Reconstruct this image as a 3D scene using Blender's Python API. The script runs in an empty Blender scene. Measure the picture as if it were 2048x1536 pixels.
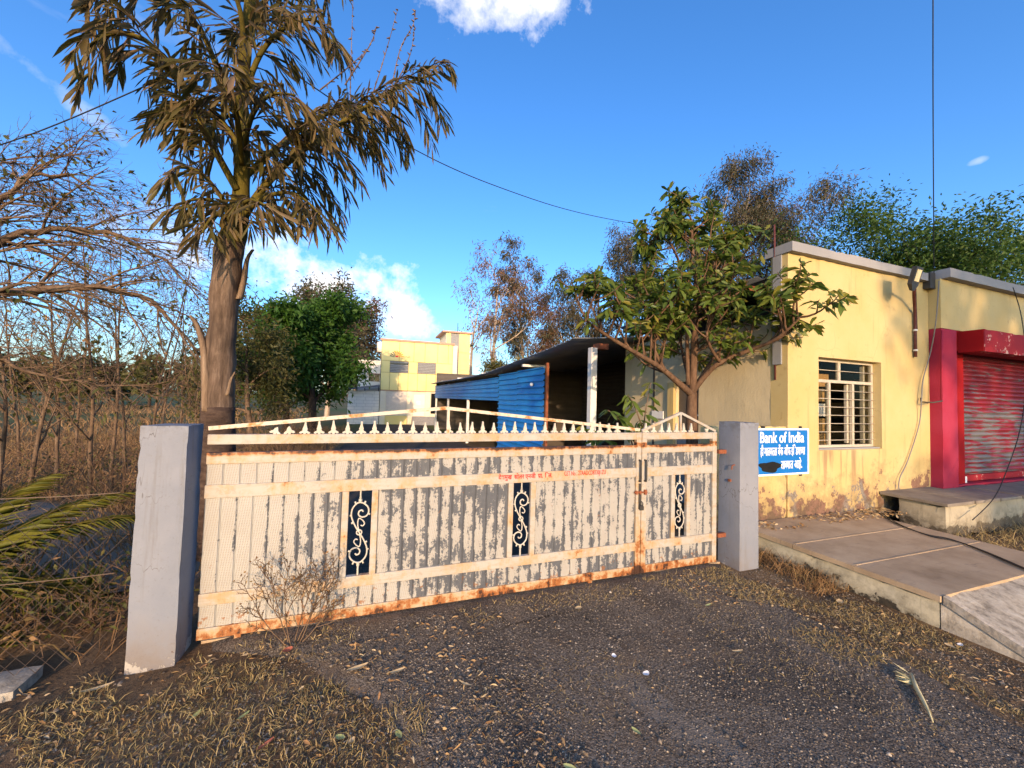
import bpy, bmesh, math, random
import numpy as np
from mathutils import Vector, Matrix, noise as mnoise

S = bpy.context.scene
COL = S.collection
# ------------------------------------------------------------------ camera
F = 772.0
def _ray(px, py):
    v = np.array([px - 1024, -(py - 768), -F], float); return v / np.linalg.norm(v)
_dy = _ray(746, 790); _dx = _ray(3200, 858); _dx = _dx - _dx.dot(_dy) * _dy; _dx /= np.linalg.norm(_dx)
_R = np.array([_dx, _dy, np.cross(_dx, _dy)])
CAM = np.array([0, 0, 1.65])
cd = bpy.data.cameras.new('camera'); cam = bpy.data.objects.new('camera', cd); COL.objects.link(cam)
cd.sensor_width = 36; cd.sensor_fit = 'HORIZONTAL'; cd.lens = F / 2048 * 36; cd.clip_end = 6000; cd.clip_start = .05
cam.matrix_world = Matrix.Translation(CAM) @ Matrix(_R.tolist()).to_4x4()
S.camera = cam
def P(px, py, Y):                       # a photo pixel at depth Y
    d = _R @ _ray(px, py); return Vector(CAM + d * (Y / d[1]))
def PX(px, py, X):
    d = _R @ _ray(px, py); return Vector(CAM + d * (X / d[0]))
def PZ(px, py, z=0):
    d = _R @ _ray(px, py); return Vector(CAM + d * ((z - CAM[2]) / d[2]))

# ------------------------------------------------------------------ sky and sun
SUN_EL, SUN_AZ = math.radians(11), math.radians(196)
w = bpy.data.worlds.new('World'); S.world = w; w.use_nodes = True
wt = w.node_tree; wt.nodes.clear()
wo = wt.nodes.new('ShaderNodeOutputWorld')
sky = wt.nodes.new('ShaderNodeTexSky'); sky.sky_type = 'NISHITA'; sky.sun_disc = False
sky.sun_elevation = SUN_EL; sky.sun_rotation = SUN_AZ
sky.altitude = 400; sky.air_density = 1.0; sky.dust_density = 2.0; sky.ozone_density = 3.5
hs = wt.nodes.new('ShaderNodeHueSaturation'); hs.inputs['Hue'].default_value = .507; hs.inputs['Saturation'].default_value = 1.16
wt.links.new(sky.outputs[0], hs.inputs['Color'])
bgs = wt.nodes.new('ShaderNodeBackground'); bgs.inputs[1].default_value = 0.15
wt.links.new(hs.outputs[0], bgs.inputs[0])
bgc = wt.nodes.new('ShaderNodeBackground'); bgc.inputs[0].default_value = (1, .96, .94, 1); bgc.inputs[1].default_value = 0.55
wm = wt.nodes.new('ShaderNodeMixShader')
wt.links.new(bgs.outputs[0], wm.inputs[1]); wt.links.new(bgc.outputs[0], wm.inputs[2]); wt.links.new(wm.outputs[0], wo.inputs[0])
def _wm(op, a, b=None, c=None, clamp=False):
    n = wt.nodes.new('ShaderNodeMath'); n.operation = op; n.use_clamp = clamp
    for i, v in enumerate((a, b, c)):
        if v is None: continue
        if isinstance(v, (int, float)): n.inputs[i].default_value = v
        else: wt.links.new(v, n.inputs[i])
    return n.outputs[0]
def _wdot(v, c):
    n = wt.nodes.new('ShaderNodeVectorMath'); n.operation = 'DOT_PRODUCT'; wt.links.new(v, n.inputs[0]); n.inputs[1].default_value = c
    return n.outputs['Value']
wtc = wt.nodes.new('ShaderNodeTexCoord'); wdir = wtc.outputs['Generated']
wn = wt.nodes.new('ShaderNodeTexNoise'); wn.inputs['Scale'].default_value = 9; wn.inputs['Detail'].default_value = 9; wn.inputs['Roughness'].default_value = .62
wt.links.new(wdir, wn.inputs['Vector'])
wn2 = wt.nodes.new('ShaderNodeTexNoise'); wn2.inputs['Scale'].default_value = 2.2; wn2.inputs['Detail'].default_value = 6; wn2.inputs['Roughness'].default_value = .6
wmp = wt.nodes.new('ShaderNodeMapping'); wmp.inputs['Scale'].default_value = (1, 1, 4); wt.links.new(wdir, wmp.inputs[0]); wt.links.new(wmp.outputs[0], wn2.inputs['Vector'])
def cloud(px, py, au, av, tilt=0, soft=1.0, amt=1.0):
    c = Vector(_R @ _ray(px, py)); u = Vector((c.y, -c.x, 0)).normalized(); v = u.cross(c)
    ct, st = math.cos(tilt), math.sin(tilt); u, v = u * ct + v * st, v * ct - u * st
    a = _wm('POWER', _wm('ABSOLUTE', _wdot(wdir, u / au)), 2.0); b = _wm('POWER', _wm('ABSOLUTE', _wdot(wdir, v / av)), 2.0)
    r = _wm('ADD', a, b); f = _wm('SUBTRACT', 1.0, r)
    f = _wm('ADD', f, _wm('MULTIPLY', _wm('SUBTRACT', wn.outputs[0], .52), 5.5))
    f = _wm('MULTIPLY', f, soft, clamp=True)
    f = _wm('MULTIPLY', f, _wm('GREATER_THAN', _wdot(wdir, c), .3))
    return _wm('MULTIPLY', f, amt)
masks = [cloud(990, -6, .15, .06, 0, .75, .95), cloud(640, 565, .27, .10, -.16, .85, .97), cloud(130, 192, .085, .016, -.5, .35, .65),
         cloud(330, 470, .14, .06, 0, .6, .6), cloud(1955, 322, .012, .006, 0, .5, .5), cloud(700, 640, .22, .05, 0, .35, .6)]
m = masks[0]
for k in masks[1:]: m = _wm('MAXIMUM', m, k)
gen = _wm('MULTIPLY', _wm('SUBTRACT', wn2.outputs[0], .66), 2.2, clamp=True)         # thin broken cloud all round the sky
m = _wm('MAXIMUM', m, _wm('MULTIPLY', gen, .5)); wt.links.new(m, wm.inputs[0])

sd = bpy.data.lights.new('sun', 'SUN'); so = bpy.data.objects.new('sun', sd); COL.objects.link(so)
sd.energy = 2.0; sd.angle = math.radians(.55); sd.color = (1, .68, .42)
_sdir = Vector((-math.sin(SUN_AZ) * math.cos(SUN_EL), -math.cos(SUN_AZ) * math.cos(SUN_EL), -math.sin(SUN_EL)))
so.rotation_euler = _sdir.to_track_quat('-Z', 'Y').to_euler(); so.location = (0, 0, 30)
S.view_settings.view_transform = 'Standard'; S.view_settings.look = 'None'; S.view_settings.gamma = 1; S.view_settings.exposure = 1.5
S.view_settings.use_curve_mapping = False
S.render.engine = 'CYCLES'
S.cycles.max_bounces = 8; S.cycles.transparent_max_bounces = 8

# ------------------------------------------------------------------ node helpers
class NT:
    def __init__(s, name):
        s.m = bpy.data.materials.new(name); s.m.use_nodes = True; s.t = s.m.node_tree
        s.b = s.t.nodes['Principled BSDF']; s.b.inputs['Specular IOR Level'].default_value = .25
        s._pos = None
    def n(s, typ, **kw):
        n = s.t.nodes.new('ShaderNode' + typ)
        for k, v in kw.items():
            if k in ('operation', 'blend_type', 'data_type', 'use_clamp', 'feature', 'noise_dimensions', 'wave_type', 'bands_direction', 'interpolation_type', 'distance'): setattr(n, k, v)
        return n
    def put(s, sock, v):
        if v is None: return
        if isinstance(v, bpy.types.NodeSocket): s.t.links.new(v, sock)
        elif isinstance(v, (tuple, list)): sock.default_value = tuple(v) + ((1,) if len(v) == 3 and sock.type == 'RGBA' else ())
        else: sock.default_value = v
    def pos(s):
        if s._pos is None: s._pos = s.t.nodes.new('ShaderNodeNewGeometry')
        return s._pos.outputs['Position']
    def island(s):
        s.pos(); return s._pos.outputs['Random Per Island']
    def gen(s): return s.t.nodes.new('ShaderNodeTexCoord').outputs['Generated']
    def obj(s): return s.t.nodes.new('ShaderNodeTexCoord').outputs['Object']
    def rnd(s): return s.t.nodes.new('ShaderNodeObjectInfo').outputs['Random']
    def scale(s, vec, sc, loc=(0, 0, 0)):
        n = s.n('Mapping'); s.put(n.inputs[0], vec); n.inputs['Scale'].default_value = sc; n.inputs['Location'].default_value = loc; return n.outputs[0]
    def noise(s, scale, detail=5, rough=.6, vec=None, dist=0):
        n = s.n('TexNoise'); s.put(n.inputs['Vector'], vec if vec is not None else s.pos())
        n.inputs['Scale'].default_value = scale; n.inputs['Detail'].default_value = detail; n.inputs['Roughness'].default_value = rough; n.inputs['Distortion'].default_value = dist
        return n.outputs[0]
    def voro(s, scale, vec=None, feature='F1', out=0):
        n = s.n('TexVoronoi', feature=feature); s.put(n.inputs['Vector'], vec if vec is not None else s.pos()); n.inputs['Scale'].default_value = scale
        return n.outputs[out]
    def math(s, op, a, b=None, c=None, clamp=False):
        n = s.n('Math', operation=op, use_clamp=clamp)
        for i, v in enumerate((a, b, c)): s.put(n.inputs[i], v)
        return n.outputs[0]
    def step(s, v, lo, hi):
        n = s.n('MapRange', interpolation_type='SMOOTHSTEP'); s.put(n.inputs[0], v); n.inputs[1].default_value = lo; n.inputs[2].default_value = hi; return n.outputs[0]
    def xyz(s, vec=None):
        n = s.n('SeparateXYZ'); s.put(n.inputs[0], vec if vec is not None else s.pos()); return n.outputs
    def ramp(s, fac, stops):
        n = s.n('ValToRGB'); e = n.color_ramp.elements
        while len(e) < len(stops): e.new(.5)
        for el, (p, c) in zip(e, stops): el.position = p; el.color = tuple(c) + (1,)
        s.put(n.inputs[0], fac); return n.outputs[0]
    def mix(s, fac, a, b, blend='MIX'):
        n = s.n('Mix', data_type='RGBA', blend_type=blend); s.put(n.inputs[0], fac); s.put(n.inputs[6], a); s.put(n.inputs[7], b); return n.outputs[2]
    def bump(s, h, strength=.5, dist=.01):
        n = s.n('Bump'); s.put(n.inputs['Height'], h); n.inputs['Strength'].default_value = strength; n.inputs['Distance'].default_value = dist
        s.t.links.new(n.outputs[0], s.b.inputs['Normal'])
    def done(s, col, rough=.8, metal=0, spec=None, trans=None):
        s.put(s.b.inputs['Base Color'], col); s.put(s.b.inputs['Roughness'], rough); s.put(s.b.inputs['Metallic'], metal)
        if spec is not None: s.b.inputs['Specular IOR Level'].default_value = spec
        if trans is not None:                      # leaves let some light through
            tr = s.t.nodes.new('ShaderNodeBsdfTranslucent'); s.put(tr.inputs[0], col)
            mx = s.t.nodes.new('ShaderNodeMixShader'); mx.inputs[0].default_value = trans
            s.t.links.new(s.b.outputs[0], mx.inputs[1]); s.t.links.new(tr.outputs[0], mx.inputs[2])
            s.t.links.new(mx.outputs[0], s.t.nodes['Material Output'].inputs[0])
        return s.m
MATS = {}
def simple(name, c1, c2, scale=8, rough=.8, metal=0, bump=0, bscale=60, bdist=.004, spec=None):
    t = NT(name); c = t.ramp(t.noise(scale, 6), [(.3, c1), (.7, c2)])
    if bump: t.bump(t.noise(bscale, 4), bump, bdist)
    MATS[name] = t.done(c, rough, metal, spec); return MATS[name]
def leafmat(name, cols, trans=.3, rough=.55):
    t = NT(name); n = len(cols)
    c = t.ramp(t.island(), [(i / max(1, n - 1), c) for i, c in enumerate(cols)])
    v = t.noise(1.3, 2); c = t.mix(t.math('MULTIPLY', v, .5), c, tuple(.55 * x for x in cols[0]))
    MATS[name] = t.done(c, rough, 0, .3, trans); return MATS[name]

# ------------------------------------------------------------------ object helpers
WM = {}
def tag(o, label=None, cat=None, group=None, kind=None):
    if label: o['label'] = label
    if cat: o['category'] = cat
    if group: o['group'] = group
    if kind: o['kind'] = kind
    return o
def link(o, parent=None, M=None):
    COL.objects.link(o); M = M if M is not None else Matrix.Identity(4)
    if parent is not None:
        o.parent = parent; o.matrix_parent_inverse = WM[parent].inverted()
    o.matrix_basis = M; WM[o] = M.copy(); return o
def thing(name, label, cat, loc=(0, 0, 0), group=None):
    o = bpy.data.objects.new(name, None); o.empty_display_size = .1
    link(o, None, Matrix.Translation(loc)); return tag(o, label, cat, group)
def inst(name, mesh, parent, M):
    return link(bpy.data.objects.new(name, mesh), parent, M)
class MB:
    def __init__(s): s.v = []; s.f = []
    def add(s, verts, faces):
        o = len(s.v); s.v.extend([tuple(v) for v in verts]); s.f.extend([tuple(i + o for i in f) for f in faces]); return s
    def box(s, x0, x1, y0, y1, z0, z1):
        return s.add([(x0, y0, z0), (x1, y0, z0), (x1, y1, z0), (x0, y1, z0), (x0, y0, z1), (x1, y0, z1), (x1, y1, z1), (x0, y1, z1)],
                     [(0, 3, 2, 1), (4, 5, 6, 7), (0, 1, 5, 4), (1, 2, 6, 5), (2, 3, 7, 6), (3, 0, 4, 7)])
    def bar(s, a, b, w, h, up=(0, 0, 1)):          # box section from a to b
        a = Vector(a); b = Vector(b); d = (b - a).normalized(); up = Vector(up)
        sd = d.cross(up).normalized(); u = sd.cross(d)
        vs = [p + sd * (w / 2 * i) + u * (h / 2 * j) for p in (a, b) for i, j in ((-1, -1), (1, -1), (1, 1), (-1, 1))]
        return s.add(vs, [(0, 1, 2, 3), (7, 6, 5, 4), (0, 4, 5, 1), (1, 5, 6, 2), (2, 6, 7, 3), (3, 7, 4, 0)])
    def tube(s, pts, rad, n=6, cap=True):
        pts = [Vector(p) for p in pts]; m = len(pts)
        if not isinstance(rad, (list, tuple)): rad = [rad] * m
        t = (pts[1] - pts[0]).normalized(); a = t.orthogonal().normalized()
        vs = []
        for i in range(m):
            t = (pts[min(i + 1, m - 1)] - pts[max(i - 1, 0)])
            t = t.normalized() if t.length > 1e-9 else Vector((0, 0, 1))
            a = a - t * a.dot(t); a = a.normalized() if a.length > 1e-6 else t.orthogonal().normalized()
            b = t.cross(a)
            for k in range(n):
                an = 2 * math.pi * k / n; q = pts[i] + (a * math.cos(an) + b * math.sin(an)) * rad[i]; vs.append((q.x, q.y, q.z))
        fs = [(i * n + k, i * n + (k + 1) % n, (i + 1) * n + (k + 1) % n, (i + 1) * n + k) for i in range(m - 1) for k in range(n)]
        if cap: fs += [tuple(range(n - 1, -1, -1)), tuple(range((m - 1) * n, m * n))]
        return s.add(vs, fs)
    def prism(s, outline, axis_a, axis_b, org, thick):   # flat outline with thickness
        A = Vector(axis_a); B = Vector(axis_b); Nn = A.cross(B).normalized(); O = Vector(org); n = len(outline)
        vs = [O + A * x + B * y - Nn * (thick / 2) for x, y in outline] + [O + A * x + B * y + Nn * (thick / 2) for x, y in outline]
        return s.add(vs, [tuple(range(n - 1, -1, -1)), tuple(range(n, 2 * n))] + [(i, (i + 1) % n, n + (i + 1) % n, n + i) for i in range(n)])
    def mesh(s, name, mat, smooth=False):
        me = bpy.data.meshes.new(name); me.from_pydata(s.v, [], s.f); me.update()
        if mat: me.materials.append(MATS[mat] if isinstance(mat, str) else mat)
        if smooth: me.shade_smooth()
        return me
    def build(s, name, mat, parent=None, label=None, cat=None, group=None, kind=None, smooth=False, bevel=0):
        o = link(bpy.data.objects.new(name, s.mesh(name, mat, smooth)), parent)
        if bevel:
            md = o.modifiers.new('bevel', 'BEVEL'); md.width = bevel; md.segments = 2; md.limit_method = 'ANGLE'
        return tag(o, label, cat, group, kind)
class RMB(MB):
    def mesh(s, name, mat, smooth=False):
        me = MB.mesh(s, name, mat, True); me.set_sharp_from_angle(angle=math.radians(38)); return me
def rough_box(x0, x1, y0, y1, z0, z1, step=.06, amp=.006, chip=.0, seed=0, top=True):
    """box as a fine grid whose faces wander and whose edges are worn"""
    bm = bmesh.new(); dims = [(x0, x1), (y0, y1), (z0, z1)]
    n = [max(1, int(round((b - a) / step))) for a, b in dims]; idx = {}
    def V(i, j, k):
        if (i, j, k) not in idx:
            co = Vector((x0 + (x1 - x0) * i / n[0], y0 + (y1 - y0) * j / n[1], z0 + (z1 - z0) * k / n[2]))
            e = (i in (0, n[0])) + (j in (0, n[1])) + (k in (0, n[2]))
            q = co * 3 + Vector((seed, seed, seed)); d = Vector(mnoise.noise_vector(q)) * amp + Vector(mnoise.noise_vector(q * 5)) * amp * .5
            if e >= 2:
                c = Vector(((x0 + x1) / 2, (y0 + y1) / 2, (z0 + z1) / 2)); h = max(0, mnoise.noise(q * 4) - .1) * chip + amp * .8
                d += Vector((-h if i == n[0] else h if i == 0 else 0, -h if j == n[1] else h if j == 0 else 0, -h if k == n[2] else h if k == 0 else 0))
            idx[(i, j, k)] = bm.verts.new(co + d)
        return idx[(i, j, k)]
    for a in range(3):
        b, c = (a + 1) % 3, (a + 2) % 3
        for side in (0, n[a]):
            for i in range(n[b]):
                for j in range(n[c]):
                    q = []
                    for di, dj in ((0, 0), (1, 0), (1, 1), (0, 1)):
                        t = [0, 0, 0]; t[a] = side; t[b] = i + di; t[c] = j + dj; q.append(V(*t))
                    bm.faces.new(q if side else q[::-1])
    mb = RMB(); bm.verts.index_update(); mb.add([v.co for v in bm.verts], [[v.index for v in f.verts] for f in bm.faces]); bm.free(); return mb

def leaves_mesh(name, base, dirs, L, Wd, mat, rng, fold=.25, droop=0.0, big=False):
    """many leaves as one mesh; base, dirs are (N,3) arrays, L and Wd lengths and widths"""
    base = np.asarray(base, float); d = np.asarray(dirs, float); N = len(base)
    d /= np.linalg.norm(d, axis=1)[:, None] + 1e-9
    r = rng.normal(size=(N, 3)); r[:, 2] += .6
    s = np.cross(d, r); s /= np.linalg.norm(s, axis=1)[:, None] + 1e-9; nn = np.cross(s, d)
    L = np.broadcast_to(L, (N,))[:, None]; Wd = np.broadcast_to(Wd, (N,))[:, None]
    dz = np.array([0, 0, -1.0])
    if not big:
        md = base + d * L * .45 + nn * Wd * fold * .5
        v = np.stack([base, md + s * Wd / 2, base + d * L + dz * L * droop, md - s * Wd / 2], 1)
        f = np.array([[0, 1, 2], [0, 2, 3]]); k = 4
    else:
        m1 = base + d * L * .35 + nn * L * .03; m2 = base + d * L * .72 + dz * L * droop * .4; tp = base + d * L + dz * L * droop
        up = nn * Wd * fold * .5
        v = np.stack([base, m1 + s * Wd * .36 + up, m1, m1 - s * Wd * .36 + up, m2 + s * Wd * .5 + up, m2, m2 - s * Wd * .5 + up, tp], 1)
        f = np.array([[0, 1, 2], [0, 2, 3], [1, 4, 5], [1, 5, 2], [2, 5, 6], [2, 6, 3], [4, 7, 5], [5, 7, 6]]); k = 8
    V_ = v.reshape(-1, 3); T_ = (f[None] + (np.arange(N) * k)[:, None, None]).reshape(-1, 3)
    return tri_mesh(name, V_, T_, mat)
def tri_mesh(name, V_, T_, mat):
    me = bpy.data.meshes.new(name); me.vertices.add(len(V_)); me.vertices.foreach_set('co', V_.astype(np.float32).ravel())
    nt = len(T_); me.loops.add(nt * 3); me.loops.foreach_set('vertex_index', T_.astype(np.int32).ravel())
    me.polygons.add(nt); me.polygons.foreach_set('loop_start', np.arange(0, nt * 3, 3, dtype=np.int32))
    me.update(calc_edges=True); me.validate()
    me.materials.append(MATS[mat]); return me
def text_mesh(body, height, extrude=.0015, off=0.0, align='LEFT'):
    c = bpy.data.curves.new('t', 'FONT'); c.body = body; c.size = height; c.extrude = extrude; c.offset = off; c.align_x = align; c.resolution_u = 3
    o = bpy.data.objects.new('t', c); COL.objects.link(o)
    dg = bpy.context.evaluated_depsgraph_get(); me = bpy.data.meshes.new_from_object(o.evaluated_get(dg))
    bpy.data.objects.remove(o); bpy.data.curves.remove(c)
    return me
def ground_z(x, y):
    return -.02 * min(max(y - 3.6, 0), 28)
# ------------------------------------------------------------------ materials
def m_gate_strip():
    t = NT('strip_paint'); g = t.xyz(t.gen()); p = t.xyz()
    big = t.noise(1.4, 3, .5); fine = t.noise(48, 5, .75); mid = t.noise(9, 4, .6)
    tall = t.noise(1, 4, .6, t.scale(t.pos(), (30, 30, 5)))
    edge = t.math('MULTIPLY', t.math('MAXIMUM', t.step(g[0], .62, .97), t.math('MULTIPLY', t.step(g[0], .14, .0), .5)), t.math('ADD', .35, t.math('MULTIPLY', t.rnd(), .9)))
    zone = t.step(t.math('ADD', p[0], t.math('MULTIPLY', big, .8)), -.7, .9)
    v = t.math('ADD', t.math('MULTIPLY', edge, .20), t.math('ADD', t.math('MULTIPLY', tall, .50), t.math('MULTIPLY', fine, .52)))
    v = t.math('ADD', v, t.math('MULTIPLY', t.math('SUBTRACT', big, .5), .55)); v = t.math('ADD', v, t.math('MULTIPLY', t.math('SUBTRACT', mid, .5), .55))
    v = t.math('ADD', v, t.math('MULTIPLY', zone, .17)); peel = t.step(v, .69, .735)
    # pressed dash pattern of the sheet
    q = t.scale(t.pos(), (1, 1, 1)); x, y, z = t.xyz(q)
    a = t.math('SINE', t.math('MULTIPLY', t.math('ADD', x, z), 260)); b = t.math('SINE', t.math('MULTIPLY', t.math('SUBTRACT', x, t.math('MULTIPLY', z, 1.7)), 190))
    pat = t.step(t.math('MULTIPLY', a, b), .1, .6)
    face = t.math('MULTIPLY', t.step(g[0], .06, .14), t.step(g[0], .94, .86)); pat = t.math('MULTIPLY', pat, face)
    paint = t.mix(t.noise(5, 4), (.40, .395, .37), (.32, .30, .265)); paint = t.mix(t.math('MULTIPLY', pat, .62), paint, (.30, .235, .165))
    metal = t.mix(t.noise(20, 4), (.06, .066, .078), (.125, .13, .14))
    c = t.mix(peel, paint, metal)
    rust = t.step(t.math('ADD', t.noise(16, 6, .7), t.math('MULTIPLY', t.step(p[2], .3, .08), .10)), .66, .72)
    c = t.mix(t.math('MULTIPLY', rust, .8), c, (.25, .10, .03))
    h = t.math('SUBTRACT', t.math('MULTIPLY', pat, -.8), t.math('MULTIPLY', peel, .45)); t.bump(h, .55, .0035)
    MATS['strip_paint'] = t.done(c, t.mix(peel, (.55,) * 3, (.42,) * 3), 0, .35)
m_gate_strip()
def m_gate_frame():
    t = NT('frame_paint'); p = t.xyz(); n = t.noise(7, 7, .68); n2 = t.noise(32, 5, .7); drip = t.noise(1, 4, .6, t.scale(t.pos(), (28, 28, 3)))
    low = t.math('MULTIPLY', t.step(p[2], .17, .05), .15)
    r2 = t.math('MULTIPLY', t.math('MULTIPLY', t.step(p[2], 1.205, 1.232), t.step(p[2], 1.28, 1.26)), .19)
    post = t.math('MULTIPLY', t.step(t.math('ABSOLUTE', t.math('SUBTRACT', p[0], 2.42)), .10, .02), t.math('MULTIPLY', t.step(p[2], 1.0, .2), .12))
    v = t.math('ADD', t.math('MULTIPLY', n, .68), t.math('MULTIPLY', n2, .16)); v = t.math('ADD', v, t.math('MULTIPLY', drip, .2))
    v = t.math('ADD', t.math('ADD', v, low), t.math('ADD', r2, post))
    paint = t.mix(t.noise(3.5, 5), (.415, .40, .365), (.35, .31, .255)); paint = t.mix(t.math('MULTIPLY', t.step(t.noise(1, 5, .65, t.scale(t.pos(), (4, 4, 30))), .46, .72), .65), paint, (.33, .255, .17)); paint = t.mix(t.math('MULTIPLY', t.step(t.noise(22, 6, .72), .52, .68), .5), paint, (.28, .21, .14))
    c = t.mix(t.math('MULTIPLY', t.step(v, .47, .64), .85), paint, (.44, .27, .12)); c = t.mix(t.step(v, .60, .68), c, (.27, .095, .027)); c = t.mix(t.step(v, .69, .73), c, (.05, .022, .013))
    chip = t.step(t.noise(55, 4, .7), .66, .69); c = t.mix(t.math('MULTIPLY', chip, .8), c, (.2, .17, .14))
    t.bump(t.math('ADD', v, t.math('MULTIPLY', chip, -.2)), .35, .004)
    MATS['frame_paint'] = t.done(c, .55, 0, .35)
    t = NT('brace_paint'); v = t.math('ADD', t.math('MULTIPLY', t.noise(9, 7, .7), .75), t.math('MULTIPLY', t.noise(45, 5, .7), .25))
    c = t.mix(t.step(v, .46, .60), (.58, .50, .39), (.42, .20, .065)); c = t.mix(t.step(v, .58, .66), c, (.26, .085, .025)); t.bump(v, .4, .004)
    MATS['brace_paint'] = t.done(c, .6)
m_gate_frame()
simple('spike_paint', (.43, .385, .31), (.53, .50, .43), 14, .55, 0, .2, 80)
def plaster(name, c1, c2, grime=(.10, .085, .06), bumps=.25, lowz=None, crack=True, peelcols=None, gamt=.6, speck=.0):
    t = NT(name); p = t.xyz(); n1 = t.noise(1.1, 6, .6); n2 = t.noise(6, 6, .65); n3 = t.noise(40, 4, .65)
    c = t.mix(t.step(n1, .3, .7), c1, c2)
    streak = t.noise(1, 5, .65, t.scale(t.pos(), (9, 9, .7)))
    c = t.mix(t.math('MULTIPLY', t.step(streak, .56, .76), gamt * .45), c, grime)
    c = t.mix(t.math('MULTIPLY', t.step(n2, .60, .76), gamt * .55), c, grime)
    c = t.mix(t.math('MULTIPLY', t.step(n3, .62, .75), .25), c, grime)
    if crack:
        d = t.voro(1.6, t.mix(.22, t.pos(), t.n('TexNoise').outputs[1]), 'DISTANCE_TO_EDGE')
        c = t.mix(t.math('MULTIPLY', t.math('MULTIPLY', t.step(d, .007, .001), t.step(n1, .5, .62)), .4), c, grime)
    h = t.math('ADD', t.math('MULTIPLY', n2, .7), t.math('MULTIPLY', n3, .3))
    if peelcols:
        z0, z1 = lowz; hm = t.step(p[2], z1, z0)
        v = t.math('ADD', t.math('MULTIPLY', t.noise(3.6, 10, .72), .85), t.math('MULTIPLY', hm, .25))
        pk = t.mix(t.step(t.noise(1.7, 3), .45, .55), peelcols[0], peelcols[1])
        c = t.mix(t.math('MULTIPLY', t.step(v, .50, .60), .55), c, tuple(.55 * a + .45 * b for a, b in zip(c1, peelcols[0])))
        msk = t.step(v, .615, .655); pk = t.mix(t.math('MULTIPLY', t.step(n3, .45, .65), .6), pk, tuple(.5 * a for a in peelcols[0])); sill = t.math('MULTIPLY', t.math('MULTIPLY', t.step(p[2], 1.08, 1.06), t.step(p[2], .35, .95)), t.math('MULTIPLY', t.step(streak, .45, .62), t.math('MULTIPLY', t.step(p[0], 5.5, 5.75), t.step(p[0], 7.1, 6.9)))); c = t.mix(t.math('MULTIPLY', sill, .55), c, peelcols[0]); c = t.mix(msk, c, pk); h = t.math('SUBTRACT', h, t.math('MULTIPLY', msk, .6))
        moss = t.math('MULTIPLY', t.step(p[2], z0 + .34, z0 - .05), t.step(t.noise(7, 6, .7), .42, .6)); c = t.mix(t.math('MULTIPLY', moss, .75), c, (.09, .07, .045))
    t.bump(h, bumps, .012); MATS[name] = t.done(c, .88, 0, .15)
plaster('yellow_plaster', (.50, .365, .15), (.53, .42, .205), (.30, .19, .08), .28, (.25, 1.2), True, ((.20, .115, .08), (.21, .19, .165)), 1.0)
plaster('side_light_plaster', (.56, .45, .27), (.61, .50, .31), (.36, .25, .13), .8, None, False, None, .4)  # same plaster as the front; its tan look in grazing light is put into the colour
def m_pillar():
    t = NT('pillar_paint'); x, y, z = t.xyz(); n1 = t.noise(2.2, 6, .65); n2 = t.noise(11, 6, .68); n3 = t.noise(60, 4, .65); st = t.noise(1, 6, .68, t.scale(t.pos(), (16, 16, 1.1)))
    c = t.mix(t.step(n1, .3, .7), (.195, .21, .245), (.24, .25, .28))
    c = t.mix(t.math('MULTIPLY', t.step(st, .52, .72), .45), c, (.15, .14, .13)); c = t.mix(t.math('MULTIPLY', t.step(n2, .58, .72), .35), c, (.17, .155, .14))
    c = t.mix(t.math('MULTIPLY', t.step(n3, .60, .72), .35), c, (.14, .13, .12))
    top = t.math('MULTIPLY', t.step(z, 1.33, 1.47), t.step(n2, .42, .6)); c = t.mix(t.math('MULTIPLY', top, .5), c, (.12, .11, .10))
    v = t.math('ADD', t.math('MULTIPLY', t.noise(5, 7, .7), .8), t.math('MULTIPLY', t.step(z, .32, .0), .22)); mud = t.math('MULTIPLY', t.step(z, .42, .02), t.step(n1, .35, .65)); c = t.mix(t.math('MULTIPLY', mud, .6), c, (.16, .115, .075))
    chip = t.step(v, .66, .675); c = t.mix(chip, c, (.36, .33, .29)); dk = t.step(t.noise(8, 6, .7), .70, .71); c = t.mix(dk, c, (.10, .06, .04))
    d = t.voro(2.4, t.mix(.2, t.pos(), t.n('TexNoise').outputs[1]), 'DISTANCE_TO_EDGE'); c = t.mix(t.math('MULTIPLY', t.math('MULTIPLY', t.step(d, .008, .001), t.step(n1, .46, .58)), .7), c, (.08, .07, .065))
    t.bump(t.math('SUBTRACT', t.math('ADD', t.math('MULTIPLY', n2, .6), t.math('MULTIPLY', n3, .4)), t.math('MULTIPLY', chip, .6)), .5, .008); MATS['pillar_paint'] = t.done(c, .85, 0, .15)
m_pillar()
plaster('cream_plaster', (.56, .50, .36), (.48, .42, .28), (.045, .04, .032), .45, (-.05, .22), True, ((.05, .045, .036), (.07, .06, .045)), 1.9)
plaster('plinth_plaster', (.42, .37, .27), (.33, .29, .21), (.06, .055, .04), .6, (.1, .3), True, ((.10, .09, .07), (.13, .11, .08)), 1.4)
plaster('cap_cement', (.25, .25, .255), (.30, .29, .285), (.16, .14, .12), .3, None, False, None, .5)
plaster('magenta_paint', (.29, .018, .04), (.34, .036, .07), (.30, .02, .03), .2, None, False, None, .5)
plaster('hood_red', (.30, .008, .01), (.25, .008, .01), (.12, .005, .006), .2, None, False, None, .5)
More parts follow.
